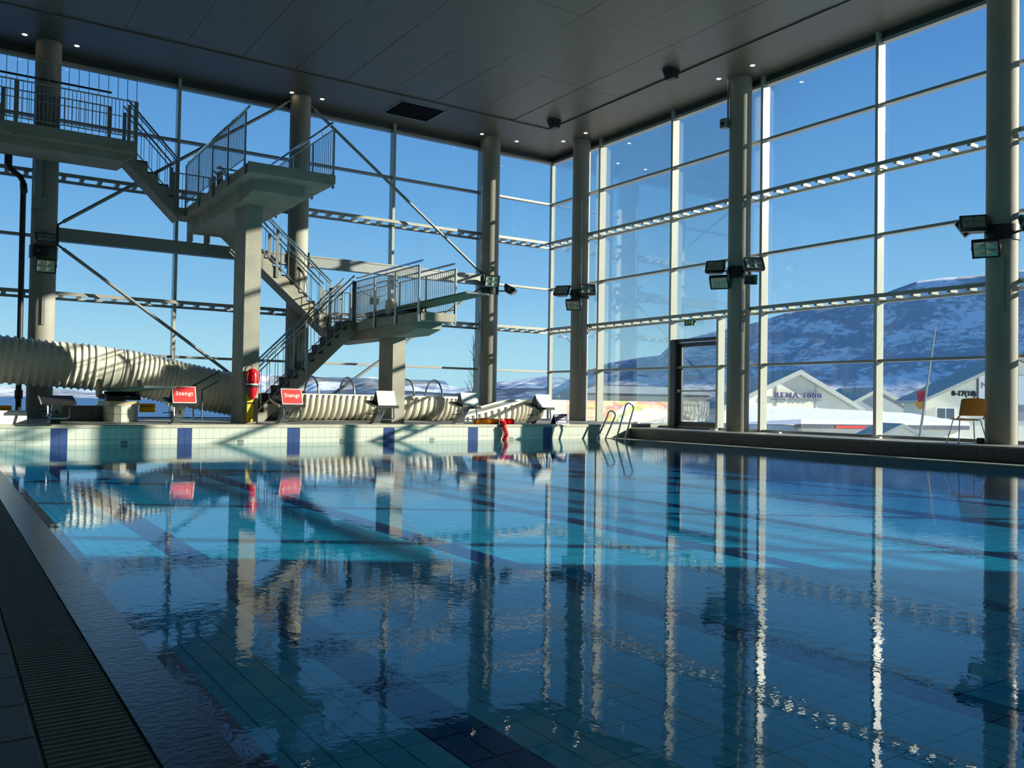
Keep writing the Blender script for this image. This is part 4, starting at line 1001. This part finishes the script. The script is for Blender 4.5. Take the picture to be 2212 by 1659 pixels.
# clear arched cover with hoops
hoops = [7.45, 8.35, 9.95, 10.75]
def arch(x, r, n=14): return [Vector((x, 19.835 - r * math.cos(math.pi * k / n), 0.93 + 0.44 * r / 0.46 * math.sin(math.pi * k / n))) for k in range(n + 1)]
for xx in hoops:
    q = MB(); q.tube(arch(xx, 0.46), 0.022, 8); q.build('hoop', STEEL, sd, smooth=True)
for xa, xb in ((6.5, 8.35), (8.35, 11.0)):
    A_, B_ = arch(xa, 0.45), arch(xb, 0.45); m_ = len(A_)
    q = MB(); q.add(A_ + B_, [(i, i + 1, m_ + i + 1, m_ + i) for i in range(m_ - 1)]); o = q.build('clear_cover', CLEAR, sd, smooth=True)
    o.modifiers.new('sheet', 'SOLIDIFY').thickness = 0.008
# rising run at the right
rp_ = path_fn([(11.25, 19.55, 0.36), (12.0, 19.55, 0.52), (12.9, 19.55, 0.74), (13.45, 19.55, 0.80), (13.85, 19.55, 0.72)])
rib_shell('rising_section', rp_, 2.7, [(y * 0.9, z * 0.9 - 0.02) for y, z in half], 0.15, 0.0187, closed=False, amp=0.04, duty=0.45).modifiers.new('shell', 'SOLIDIFY').thickness = 0.02
for y in (-0.47, 0.42):
  q = MB()
  for i in range(8):
    a, c = rp_(i / 9), rp_((i + 1) / 9)
    q.prism([a + Vector((0, y, 0.06)), a + Vector((0, y, 0.12)), c + Vector((0, y, 0.12)), c + Vector((0, y, 0.06))], (0, 0.05, 0))
  q.build('rising_rim', SLIDE, sd)
q = MB(); vs = []
for i in range(10):
    p = rp_(i / 9.5); vs += [p + Vector((0, -0.42, 0.075)), p + Vector((0, 0.42, 0.075)), p + Vector((0, 0.42, 0.055)), p + Vector((0, -0.42, 0.055))]
q.add(vs, [(4 * i + a, 4 * i + (a + 1) % 4, 4 * i + 4 + (a + 1) % 4, 4 * i + 4 + a) for i in range(9) for a in range(4)] + [(0, 3, 2, 1), (36, 37, 38, 39)]); q.build('rising_lid', SLIDE, sd)
q = MB(); q.box((12.3, 19.4, ZD), (12.42, 19.7, 0.36)); q.box((13.4, 19.4, ZD), (13.52, 19.7, 0.42)); q.build('rising_foot', GALV, sd)

# thin black handrail stub by the tower pillar (foot of another stair rail)
hr = thing('stair_handrail', 'thin dark stair handrail on a post left of the tower pillar', 'handrail', (4.75, 18.6, ZD))
q = MB(); q.cyl((4.62, 18.6, ZD), (4.62, 18.6, 0.97), 0.014, 8); q.build('post', FRAME, hr, smooth=True)
q = MB(); q.cyl((4.30, 18.6, 0.98), (4.95, 18.6, 1.36), 0.022, 8); q.cyl((4.60, 18.6, 0.97), (4.95, 18.6, 1.18), 0.014, 8); q.build('rail', FRAME, hr, smooth=True)

# ================================================================== OUTSIDE
SNOW = mat('snow', hx('eef1f4'), 0.7, var=0.05, scale=0.4, bump=0.3, bscale=2)
SEA = mat('fjord_water', hx('54789f'), 0.7, var=0.20, scale=0.08, bump=0.4, bscale=0.6, spec=0.05)
og = struct('ground', 'snow covered ground outside the windows')
b = MB(); b.prism([(XW + 0.4, -60, -2.6), (700, -60, -2.6), (700, 620, -2.6), (430, 620, -2.6), (60, 88, -2.6), (XW + 0.4, 24, -2.6)], (0, 0, 0.4)); b.build('snow_field', SNOW, og)
b = MB(); b.box((-900, YB + 0.4, -3.2), (3000, 4200, -2.8)); b.build('fjord', SEA, og)

def terrain_mat(name, rock, snow, thr, scale):
    m = bpy.data.materials.new(name); m.use_nodes = True; t = m.node_tree; t.nodes.clear(); N, L = t.nodes.new, t.links.new
    out = N('ShaderNodeOutputMaterial'); bs_ = N('ShaderNodeBsdfPrincipled'); L(bs_.outputs[0], out.inputs[0]); bs_.inputs['Roughness'].default_value = 0.9; bs_.inputs['Specular IOR Level'].default_value = 0.1
    co = N('ShaderNodeTexCoord'); mp = N('ShaderNodeMapping'); mp.inputs['Scale'].default_value = (1, 1, 1.4); L(co.outputs['Object'], mp.inputs[0])
    n = N('ShaderNodeTexNoise'); n.inputs['Scale'].default_value = scale; n.inputs['Detail'].default_value = 9; n.inputs['Roughness'].default_value = 0.68; L(mp.outputs[0], n.inputs['Vector'])
    n2 = N('ShaderNodeTexNoise'); n2.inputs['Scale'].default_value = scale * 0.18; n2.inputs['Detail'].default_value = 4; L(mp.outputs[0], n2.inputs['Vector'])
    ad = N('ShaderNodeMath'); ad.operation = 'MULTIPLY_ADD'; ad.inputs[1].default_value = 0.8; L(n2.outputs['Fac'], ad.inputs[0]); L(n.outputs['Fac'], ad.inputs[2])
    r = N('ShaderNodeValToRGB'); e_ = r.color_ramp.elements; e_[0].position = thr - 0.06; e_[1].position = thr + 0.14; e_[0].color = rock + (1,); e_[1].color = snow + (1,)
    L(ad.outputs[0], r.inputs[0]); L(r.outputs[0], bs_.inputs['Base Color'])
    return m
def vnoise(x, seed=0):
    i = math.floor(x); f = x - i; f = f * f * (3 - 2 * f)
    h_ = lambda k: (math.sin((k + seed * 37.7) * 127.1) * 43758.5453) % 1.0
    return h_(i) * (1 - f) + h_(i + 1) * f
def mountain(name, lab, ridge, dist, depth, base_z, m, rows=26, cols=200, rough=1.0, seed=1):
    """terrain rising from base to a ridge line given as photo pixels, ridge at the given distance"""
    vs = []; x0, x1 = ridge[0][0], ridge[-1][0]
    for j in range(cols + 1):
        px = x0 + (x1 - x0) * j / cols
        for k in range(len(ridge) - 1):
            if ridge[k][0] <= px <= ridge[k + 1][0]: break
        t = (px - ridge[k][0]) / (ridge[k + 1][0] - ridge[k][0]); py = ridge[k][1] * (1 - t) + ridge[k + 1][1] * t
        v = ray(px, py); v2 = Vector((v.x, v.y, 0)); top = CAM + v * (dist / v2.length); dirn = v2.normalized()
        for i in range(rows + 1):
            s = i / rows; dd = dist - depth * (1 - s)
            n_ = (vnoise(j * 0.11 + i * 0.07, seed) - 0.5) * 0.5 + (vnoise(j * 0.37 - i * 0.5, seed + 3) - 0.5) * 0.25 + (vnoise(j * 1.1 + i * 1.3, seed + 5) - 0.5) * 0.12
            z = base_z + (top.z - base_z) * (s ** 1.25) + n_ * rough * (top.z - base_z) * 0.35 * (s * (1 - s) * 4 * 0.8 + (0.10 if i == rows else 0.2))
            vs.append((CAM.x + dirn.x * dd, CAM.y + dirn.y * dd, max(base_z - 1, z)))
        vs.append((CAM.x + dirn.x * (dist + depth * 0.4), CAM.y + dirn.y * (dist + depth * 0.4), base_z - 1))
    R2 = rows + 2
    fs = [(j * R2 + i, (j + 1) * R2 + i, (j + 1) * R2 + i + 1, j * R2 + i + 1) for j in range(cols) for i in range(R2 - 1)]
    q = MB(); q.add(vs, fs); o = q.build(name, m, None, smooth=False)
    o.data.polygons.foreach_set('use_smooth', [True] * len(o.data.polygons))
    return tag(o, lab, 'mountain')
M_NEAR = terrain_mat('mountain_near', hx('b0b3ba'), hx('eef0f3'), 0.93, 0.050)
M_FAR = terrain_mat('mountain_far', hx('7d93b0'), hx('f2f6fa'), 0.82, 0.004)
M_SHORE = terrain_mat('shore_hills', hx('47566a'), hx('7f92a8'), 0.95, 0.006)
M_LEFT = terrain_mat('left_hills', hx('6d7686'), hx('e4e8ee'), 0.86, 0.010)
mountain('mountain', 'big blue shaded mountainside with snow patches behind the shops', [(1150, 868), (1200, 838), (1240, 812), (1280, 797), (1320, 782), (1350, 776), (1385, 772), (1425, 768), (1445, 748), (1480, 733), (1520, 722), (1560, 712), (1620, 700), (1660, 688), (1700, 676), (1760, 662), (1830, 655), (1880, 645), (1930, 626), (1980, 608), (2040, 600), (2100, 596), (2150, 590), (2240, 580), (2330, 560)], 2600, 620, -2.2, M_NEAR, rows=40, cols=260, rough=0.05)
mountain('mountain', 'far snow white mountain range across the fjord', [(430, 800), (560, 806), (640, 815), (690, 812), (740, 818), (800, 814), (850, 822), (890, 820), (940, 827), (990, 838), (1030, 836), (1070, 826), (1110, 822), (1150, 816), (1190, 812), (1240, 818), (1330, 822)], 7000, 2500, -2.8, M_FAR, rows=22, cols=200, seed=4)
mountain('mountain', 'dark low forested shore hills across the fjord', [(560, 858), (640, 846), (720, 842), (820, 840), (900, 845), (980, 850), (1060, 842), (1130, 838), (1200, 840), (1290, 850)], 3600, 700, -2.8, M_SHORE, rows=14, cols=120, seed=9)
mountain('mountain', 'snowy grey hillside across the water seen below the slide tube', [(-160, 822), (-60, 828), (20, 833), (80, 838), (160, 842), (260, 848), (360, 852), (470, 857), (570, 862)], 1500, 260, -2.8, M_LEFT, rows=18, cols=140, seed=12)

CLAD = mat('pale_cladding', hx('e9e6d2'), 0.7, var=0.04, scale=0.6)
CLADS = mat('cream_panel', hx('dad8c4'), 0.7, var=0.05, scale=0.5)
FASC = mat('grey_fascia', hx('a9b0a8'), 0.6, var=0.05, scale=1)
DARKR = mat('dark_eave', hx('555c66'), 0.7, var=0.1, scale=1)
BLUEL = mat('purple_letter', hx('5a5a88'), 0.5, var=0.05, scale=3)
def shop_frame(px, py, dist):
    """local frame of a facade that looks towards the pool hall: x right, y up, z towards us"""
    v = ray(px, py); h2 = Vector((v.x, v.y, 0)); d = h2.normalized()
    o = CAM + v * (dist / h2.length)
    return o, d
def facade(px, py, dist, yaw=0.0):
    k = 1.0
    if 8 <= yaw <= 16: k = 0.97 / math.cos(math.radians(yaw + 20)); yaw += 20
    o, d = shop_frame(px, py, dist); z = (-d); z = Matrix.Rotation(math.radians(yaw), 3, 'Z') @ z; x = Vector((0, 0, 1)).cross(z)
    return basis(x * k, (0, 0, 1), z, o)
def L2(M, mb, pts, d0, d1):
    """polygon in facade coords extruded in depth from z=d0 to d1"""
    p = [M @ Vector((a, c, d0)) for a, c in pts]; mb.prism(p, (M.to_3x3() @ Vector((0, 0, d1 - d0))))
PXM = lambda dist: dist / FPX * 1.13          # metres per photo pixel at that distance (off axis)
# --- supermarket with gable
D1 = 120.0; u = D1 / FPX / 0.90
M = facade(1738, 800, D1, 14)
sh = thing('shop_building', 'cream supermarket with pointed gable and REMA 1000 lettering', 'building', M @ Vector((0, -8, 0)))
q = MB(); L2(M, q, [(-10.5, -10), (-10.5, -5.3), (-1.0, -0.5), (6.5, -5.0), (6.5, -10)], -6, 0); q.build('gable_wall', CLAD, sh)
q = MB(); L2(M, q, [(-3.6, -6.3), (-3.6, -1.85), (-1.0, -0.55), (1.35, -1.9), (1.35, -6.3)], 0, 0.06); q.build('centre_panel', CLADS, sh)
q = MB(); L2(M, q, [(-11.2, -5.9), (-11.2, -5.2), (-1.0, 0.05), (-1.0, -0.6)], -6.5, 0.9); L2(M, q, [(-1.0, 0.05), (-1.0, -0.6), (7.4, -5.5), (7.4, -4.9)], -6.5, 0.9); q.build('roof', FASC, sh)
for x in (-3.65, 1.35):
    q = MB(); q.box((x, -6.3, 0.02), (x + 0.14, -1.9, 0.12), M); q.build('cladding_joint', FASC, sh)
ltr = lettering('REMA 1000', 1.0, BLUEL, sh, Matrix.Translation(-ORG[sh.name]) @ M @ Matrix.Translation((-1.1, -3.35, 0.55)), depth=0.12, spacing=1.28, bold=0.012)
q = MB(); q.box((-4.3, -3.98, 0.0), (2.1, -3.92, 0.12), M); q.build('sign_rail', FASC, sh)
# --- second small gable behind
M = facade(1895, 838, 140, 14)
s2 = thing('shop_building', 'small grey gable roof behind the flag pole', 'building', M @ Vector((0, -6, 0)))
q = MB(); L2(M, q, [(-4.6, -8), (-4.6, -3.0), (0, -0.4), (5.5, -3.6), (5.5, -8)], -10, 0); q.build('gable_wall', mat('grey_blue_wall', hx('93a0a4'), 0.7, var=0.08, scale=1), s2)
q = MB(); L2(M, q, [(-5.2, -3.5), (-5.2, -2.9), (0, 0.1), (0, -0.5)], -10, 0.7); L2(M, q, [(0, 0.1), (0, -0.5), (6.4, -4.3), (6.4, -3.7)], -10, 0.7); q.build('roof', FASC, s2)
q = MB(); L2(M, q, [(0.6, -6.2), (0.6, -1.3), (4.6, -3.5), (3.6, -6.2)], 0, 0.08); q.build('cream_gable_panel', CLAD, s2)
# --- low annex with snow roof
M = facade(1800, 910, 78, 14); s3 = thing('shop_annex', 'low shop front with thick snow on its sloping roof', 'building', M @ Vector((0, -4, 0)))
q = MB(); L2(M, q, [(-2.2, -5.0), (-2.2, -0.55), (11.2, -0.55), (11.2, -5.0)], -7, -0.6); q.build('front_wall', CLAD, s3)
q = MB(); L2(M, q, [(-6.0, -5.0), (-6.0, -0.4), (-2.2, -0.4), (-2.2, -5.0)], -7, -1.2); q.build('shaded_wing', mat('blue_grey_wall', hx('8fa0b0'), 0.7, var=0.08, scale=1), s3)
q = MB(); q.box((-2.6, -0.62, -1.0), (11.6, -0.25, 0.0), M); q.build('eave', DARKR, s3)
q = MB()
p = [M @ Vector(v) for v in ((-2.6, -0.25, 0.0), (11.6, -0.25, 0.0), (10.5, 0.55, -6.0), (-4.0, 1.05, -6.0), (-6.2, -0.35, -1.0), (-2.6, 0.15, 0.0), (11.6, 0.0, 0.0), (10.5, 0.75, -6.0), (-4.0, 1.30, -6.0), (-6.2, -0.15, -1.0))]
q.add(p, [(0, 4, 3, 2, 1), (5, 6, 7, 8, 9), (0, 1, 6, 5), (1, 2, 7, 6), (2, 3, 8, 7), (3, 4, 9, 8), (4, 0, 5, 9)]); q.build('roof_snow', SNOW, s3)
q = MB(); q.box((0.2, -0.58, 0.0), (2.6, -0.36, 0.03), M); q.build('red_fascia_sign', REDS, s3)
for xx, mm in ((-1.6, NAVY), (1.0, WHITES), (2.3, GREYS)):
    q = MB(); q.box((xx, -2.0, -0.6), (xx + 1.0, -1.05, -0.54), M); q.build('poster', mm, s3)
# --- right shop
M = facade(2085, 845, 93, 12); s4 = thing('shop_building', 'cream gabled shop with opening hours lettering and small window', 'building', M @ Vector((0, -6, 0)))
q = MB(); L2(M, q, [(-3.4, -7), (-3.4, -0.9), (4.5, 3.1), (10, 0.4), (10, -7)], -4, 0); q.build('gable_wall', CLAD, s4)
q = MB(); L2(M, q, [(-4.2, -1.25), (-4.2, -0.95), (4.5, 3.6), (4.5, 3.2)], -4, 0.8); L2(M, q, [(4.5, 3.6), (4.5, 3.2), (10.6, 0.2), (10.6, 0.6)], -4, 0.8); q.build('roof', FASC, s4)
lettering('8-17(18)', 0.62, BLACK, s4, Matrix.Translation(-ORG[s4.name]) @ M @ Matrix.Translation((-0.15, -0.25, 0.05)), depth=0.04, bold=0.03)
q = MB(); q.box((0.98, -1.5, 0), (1.08, 1.4, 0.1), M); q.build('downpipe', DARKR, s4)
q = MB(); q.box((1.15, -1.15, 0.02), (6.5, 1.55, 0.12), M); sgn = q.build('sign_panel', WHITES, s4)
lettering('Mor', 0.80, mat('grey_letter', hx('7c7c80'), 0.6), sgn, Matrix.Translation(-ORG[s4.name]) @ M @ Matrix.Translation((1.95, 0.55, 0.15)), depth=0.02)
q = MB(); q.lathe([(0.001, 0), (0.75, 0), (0.75, 0.04), (0.001, 0.04)], M @ Vector((3.15, 0.75, 0.13)), 24, M.to_3x3().to_4x4()); q.build('red_disc', mat('faded_red', hx('e06a6a'), 0.6), sgn)
wn = MB(); wn.box((-2.6, -2.75, 0), (-0.9, -1.55, 0.08), M); wo = wn.build('window', WHITES, s4)
for xx in (-2.45, -1.67):
    q = MB(); q.box((xx, -2.62, 0.08), (xx + 0.68, -1.68, 0.10), M); q.build('pane', mat('dark_pane', hx('5c6670'), 0.15, var=0.15), wo)
q = MB(); q.box((1.6, -2.75, 0.02), (7, -1.3, 0.12), M); q.build('grey_shutter', mat('grey_shutter', hx('8b8f93'), 0.6), s4)
# --- kiosk roof in front, far houses
M = facade(1945, 918, 60, 10); s5 = thing('kiosk', 'small white gabled kiosk with purple sign in front of the shops', 'kiosk', M @ Vector((0, -3, 0)))
q = MB(); L2(M, q, [(-1.6, -3), (-1.6, -0.9), (0, -0.1), (1.6, -0.9), (1.6, -3)], -2.5, 0); q.build('gable_wall', CLAD, s5)
q = MB(); L2(M, q, [(-2.0, -1.2), (-2.0, -1.0), (0, 0.1), (0, -0.1)], -2.7, 0.3); L2(M, q, [(0, 0.1), (0, -0.1), (2.0, -1.2), (2.0, -1.0)], -2.7, 0.3); q.build('roof', FASC, s5)
q = MB(); q.box((-1.2, -1.05, 0.0), (1.2, -0.75, 0.06), M); q.build('purple_sign', mat('lilac_sign', hx('a89ab8'), 0.6), s5)
HOUSEW = [mat('house_grey', hx('6a6e6c'), 0.8), mat('house_ochre', hx('7a6a52'), 0.8), mat('house_blue', hx('5c6872'), 0.8), mat('house_white', hx('d6d6cc'), 0.8)]
def house(px, py, dist, w, hh, mi, lab, yaw=0):
    M = facade(px, py, dist, yaw); t = thing('house', lab, 'house', M @ Vector((0, -hh, -2)))
    q = MB(); L2(M, q, [(-w / 2, -hh - 3), (-w / 2, 0), (w / 2, 0), (w / 2, -hh - 3)], -8, 0); q.build('wall', HOUSEW[mi], t)
    q = MB(); L2(M, q, [(-w / 2 - 0.5, -0.1), (w / 2 + 0.5, -0.1), (w / 2 - w * 0.12, w * 0.05), (-w / 2 + w * 0.12, w * 0.05)], -8.4, 0.5); q.build('snow_roof', mat('house_roof', hx('8e979f'), 0.8, var=0.15, scale=0.3), t)
    for k in range(3):
        x = -w * 0.32 + k * w * 0.32; q = MB(); q.box((x - w * 0.06, -hh * 0.62, 0), (x + w * 0.06, -hh * 0.30, 0.05), M); q.build('window', mat('dark_pane', hx('5c6670'), 0.15), t)
    return t
house(1395, 850, 170, 26, 6, 0, 'long grey flat building behind the painted wall', 10)
house(1265, 858, 210, 15, 4, 2, 'low blue grey house beyond the corner column', 20)
house(1335, 838, 260, 20, 9, 2, 'tall blue grey block behind the long grey building', 5)
house(1985, 868, 185, 14, 6, 0, 'plain grey house behind the flags', 15)
house(1700, 868, 190, 18, 3, 2, 'dark roofed house left behind the supermarket', 12)

# --- painted wall
def mural_mat():
    m = bpy.data.materials.new('painted_mural'); m.use_nodes = True; t = m.node_tree; t.nodes.clear(); N, L = t.nodes.new, t.links.new
    out = N('ShaderNodeOutputMaterial'); b_ = N('ShaderNodeBsdfPrincipled'); L(b_.outputs[0], out.inputs[0]); b_.inputs['Roughness'].default_value = 0.8
    co = N('ShaderNodeTexCoord'); mp = N('ShaderNodeMapping'); mp.inputs['Rotation'].default_value = (0.2, 0.7, 0.3); mp.inputs['Scale'].default_value = (0.55, 0.55, 1.3); L(co.outputs['Object'], mp.inputs[0])
    n = N('ShaderNodeTexNoise'); n.inputs['Scale'].default_value = 0.9; n.inputs['Detail'].default_value = 2; n.inputs['Distortion'].default_value = 0.8; L(mp.outputs[0], n.inputs['Vector'])
    r = N('ShaderNodeValToRGB'); r.color_ramp.interpolation = 'EASE'; e_ = r.color_ramp.elements
    e_[0].position = 0.25; e_[0].color = hx('8fc79a') + (1,); e_[1].position = 0.75; e_[1].color = hx('e8d79a') + (1,)
    for p, c in ((0.36, 'd8e08a'), (0.43, 'f0d08a'), (0.5, 'e9b08a'), (0.56, 'd9a0a0'), (0.63, 'efe2b0')): k = e_.new(p); k.color = hx(c) + (1,)
    L(n.outputs['Fac'], r.inputs[0]); L(r.outputs[0], b_.inputs['Base Color']); return m
MURAL = mural_mat()
M = facade(1335, 866, 42, 12)
mw = thing('mural_wall', 'low outdoor wall painted with bright streaky colours', 'wall', M @ Vector((0, -3, 0)))
q = MB(); q.box((-2.9, -3.4, -0.3), (2.9, 0, 0), M); q.build('painted_face', MURAL, mw)
q = MB(); q.box((-3.9, -3.4, -0.3), (-2.45, 0, 0.01), M); q.build('plain_end', CLAD, mw)
q = MB(); L2(M, q, [(-0.2, -3.4), (0.0, -0.85), (0.5, -0.62), (1.3, -0.35), (1.9, -0.28), (2.4, -0.42), (2.9, -0.75), (2.9, -3.4)], 0, 0.02); q.build('painted_white_shape', CLAD, mw)
q = MB(); L2(M, q, [(0.9, -3.4), (0.9, -1.15), (1.7, -0.95), (2.9, -0.55), (2.9, -3.4)], 0.02, 0.03); q.build('painted_grey_shape', mat('mural_grey', hx('b9c0bc'), 0.8, var=0.15, scale=2, aniso=(6, 6, 0.2)), mw)
q = MB(); L2(M, q, [(-0.35, -0.75), (0.55, 0.0), (0.95, 0.0), (0.15, -0.62)], 0, 0.015); q.build('painted_pale_streak', WHITES, mw)

# --- flag pole, flags, street lamp, bare tree, yellow signs
def vpole(px, py0, py1, dist, r, name, lab, cat, m, lean=0.0):
    a = facade(px, py1, dist).translation; c = a.copy(); v = ray(px, py0); hl = math.hypot(v.x, v.y); c.z = CAM.z + v.z / hl * dist
    side = Vector((a.y, -a.x, 0)).normalized(); c += side * lean
    t = thing(name, lab, cat, a); q = MB(); q.cyl(a, c, r, 8, r * 0.5); q.build('pole', m, t, smooth=True); return t, a, c
t, a, c = vpole(1981, 705, 985, 45, 0.07, 'flag_pole', 'thin leaning flag pole outside with red and yellow flags', 'flag pole', GALV, lean=0.75)
for k, (mm, dx, zz_) in enumerate(((mat('dark_red_cloth', hx('a8263a'), 0.8), -0.35, 1.5), (mat('ochre_cloth', hx('c9973a'), 0.8), -0.55, 1.25))):
    s_ = Vector((a.y, -a.x, 0)).normalized(); base = a.lerp(c, 0.50)
    q = MB(); p = base + Vector((0, 0, -0.1 - 0.35 * k)); rows_ = []
    vs = [p, p + s_ * -0.12 + Vector((0.03, 0, 0.18 - .1 * k)), p + s_ * -0.38 - s_ * (0.10 * k) + Vector((0, 0.04, 0.06 - .15 * k)), p + s_ * -0.32 + Vector((0, 0, -0.42)), p + s_ * -0.06 + Vector((0.03, 0, -0.36))]
    q.prism(vs, (0.012, 0.012, 0)); q.build('flag', mm, t)
M = facade(1222, 730, 60); lp = thing('street_lamp', 'white street lamp head on a pole outside the glazed corner', 'street lamp', M @ Vector((0.4, -7, 0)))
q = MB(); q.tube([M @ Vector(v) for v in ((0.55, -7.5, 0), (0.52, -2, 0), (0.45, -0.5, 0), (0.2, -0.12, 0), (-0.1, 0.05, 0))], 0.04, 8); q.build('pole', GALV, lp, smooth=True)
q = MB(); q.lathe([(0.02, -0.30), (0.10, -0.22), (0.13, 0.0), (0.10, 0.18), (0.02, 0.24)], M @ Vector((-0.25, 0.06, 0)), 12, M.to_3x3().to_4x4() @ Matrix.Rotation(math.pi / 2, 4, 'Y')); q.build('lamp_head', WHITES, lp, smooth=True)

tree = thing('bare_tree', 'leafless slender birch outside the back windows', 'tree', (0, 0, 0)); tp0 = at(1017, 900, Y=31.0); tree.location = (tp0.x, tp0.y, -2.2); ORG[tree.name] = tree.location.copy()
BARK = mat('dark_bark', hx('4c4744'), 0.9, var=0.2)
q = MB(); q.cyl((tp0.x, tp0.y, -2.2), (tp0.x + 0.15, tp0.y, 1.6), 0.06, 7, 0.04); q.cyl((tp0.x + 0.15, tp0.y, 1.6), (tp0.x + 0.05, tp0.y, 3.6), 0.04, 7, 0.008); q.build('trunk', BARK, tree)
q = MB(); rnd = random.Random(5)
for k in range(34):
    z = 0.2 + 3.0 * rnd.random(); aa = rnd.uniform(0, 6.28); l = (3.9 - z) * 0.28 * rnd.uniform(0.5, 1)
    s_ = Vector((tp0.x + 0.1, tp0.y, z)); e1 = s_ + Vector((math.cos(aa) * l * 0.55, math.sin(aa) * l * 0.55, l * 1.1)); q.cyl(s_, e1, 0.012, 5, 0.004, cap=False)
    for w_ in range(3):
        p = s_.lerp(e1, rnd.uniform(0.4, 1)); q.cyl(p, p + Vector((rnd.uniform(-.25, .25), rnd.uniform(-.25, .25), rnd.uniform(-.1, .35))), 0.005, 4, 0.002, cap=False)
tag(q.build('twigs', BARK, tree), kind='stuff')
for px, py, wpx, lab in ((12, 886, 26, 'yellow warning sign fixed to the back glass near the white bench'), (148, 882, 22, 'yellow warning sign on the back glass behind block six'), (318, 881, 34, 'yellow warning sign on the back glass behind the one metre board')):
    p = at(px, py, Y=YB - 0.03); p2 = at(px + wpx / 2, py, Y=YB - 0.03); hw = (p2 - p).length
    t = thing('warning_sign', lab, 'sign', p, 'yellow signs on the back glass')
    q = MB(); q.box((p.x - hw, YB - 0.045, p.z - 0.10), (p.x + hw, YB - 0.03, p.z + 0.10)); q.build('sign_face', YTRANS, t)
    q = MB()
    for k in range(5): q.box((p.x - hw * 0.75 + k * hw * 0.3, YB - 0.048, p.z + 0.015), (p.x - hw * 0.58 + k * hw * 0.3, YB - 0.045, p.z + 0.055))
    q.build('dark_print', mat('sign_print', hx('6a4a12'), 0.6), t)
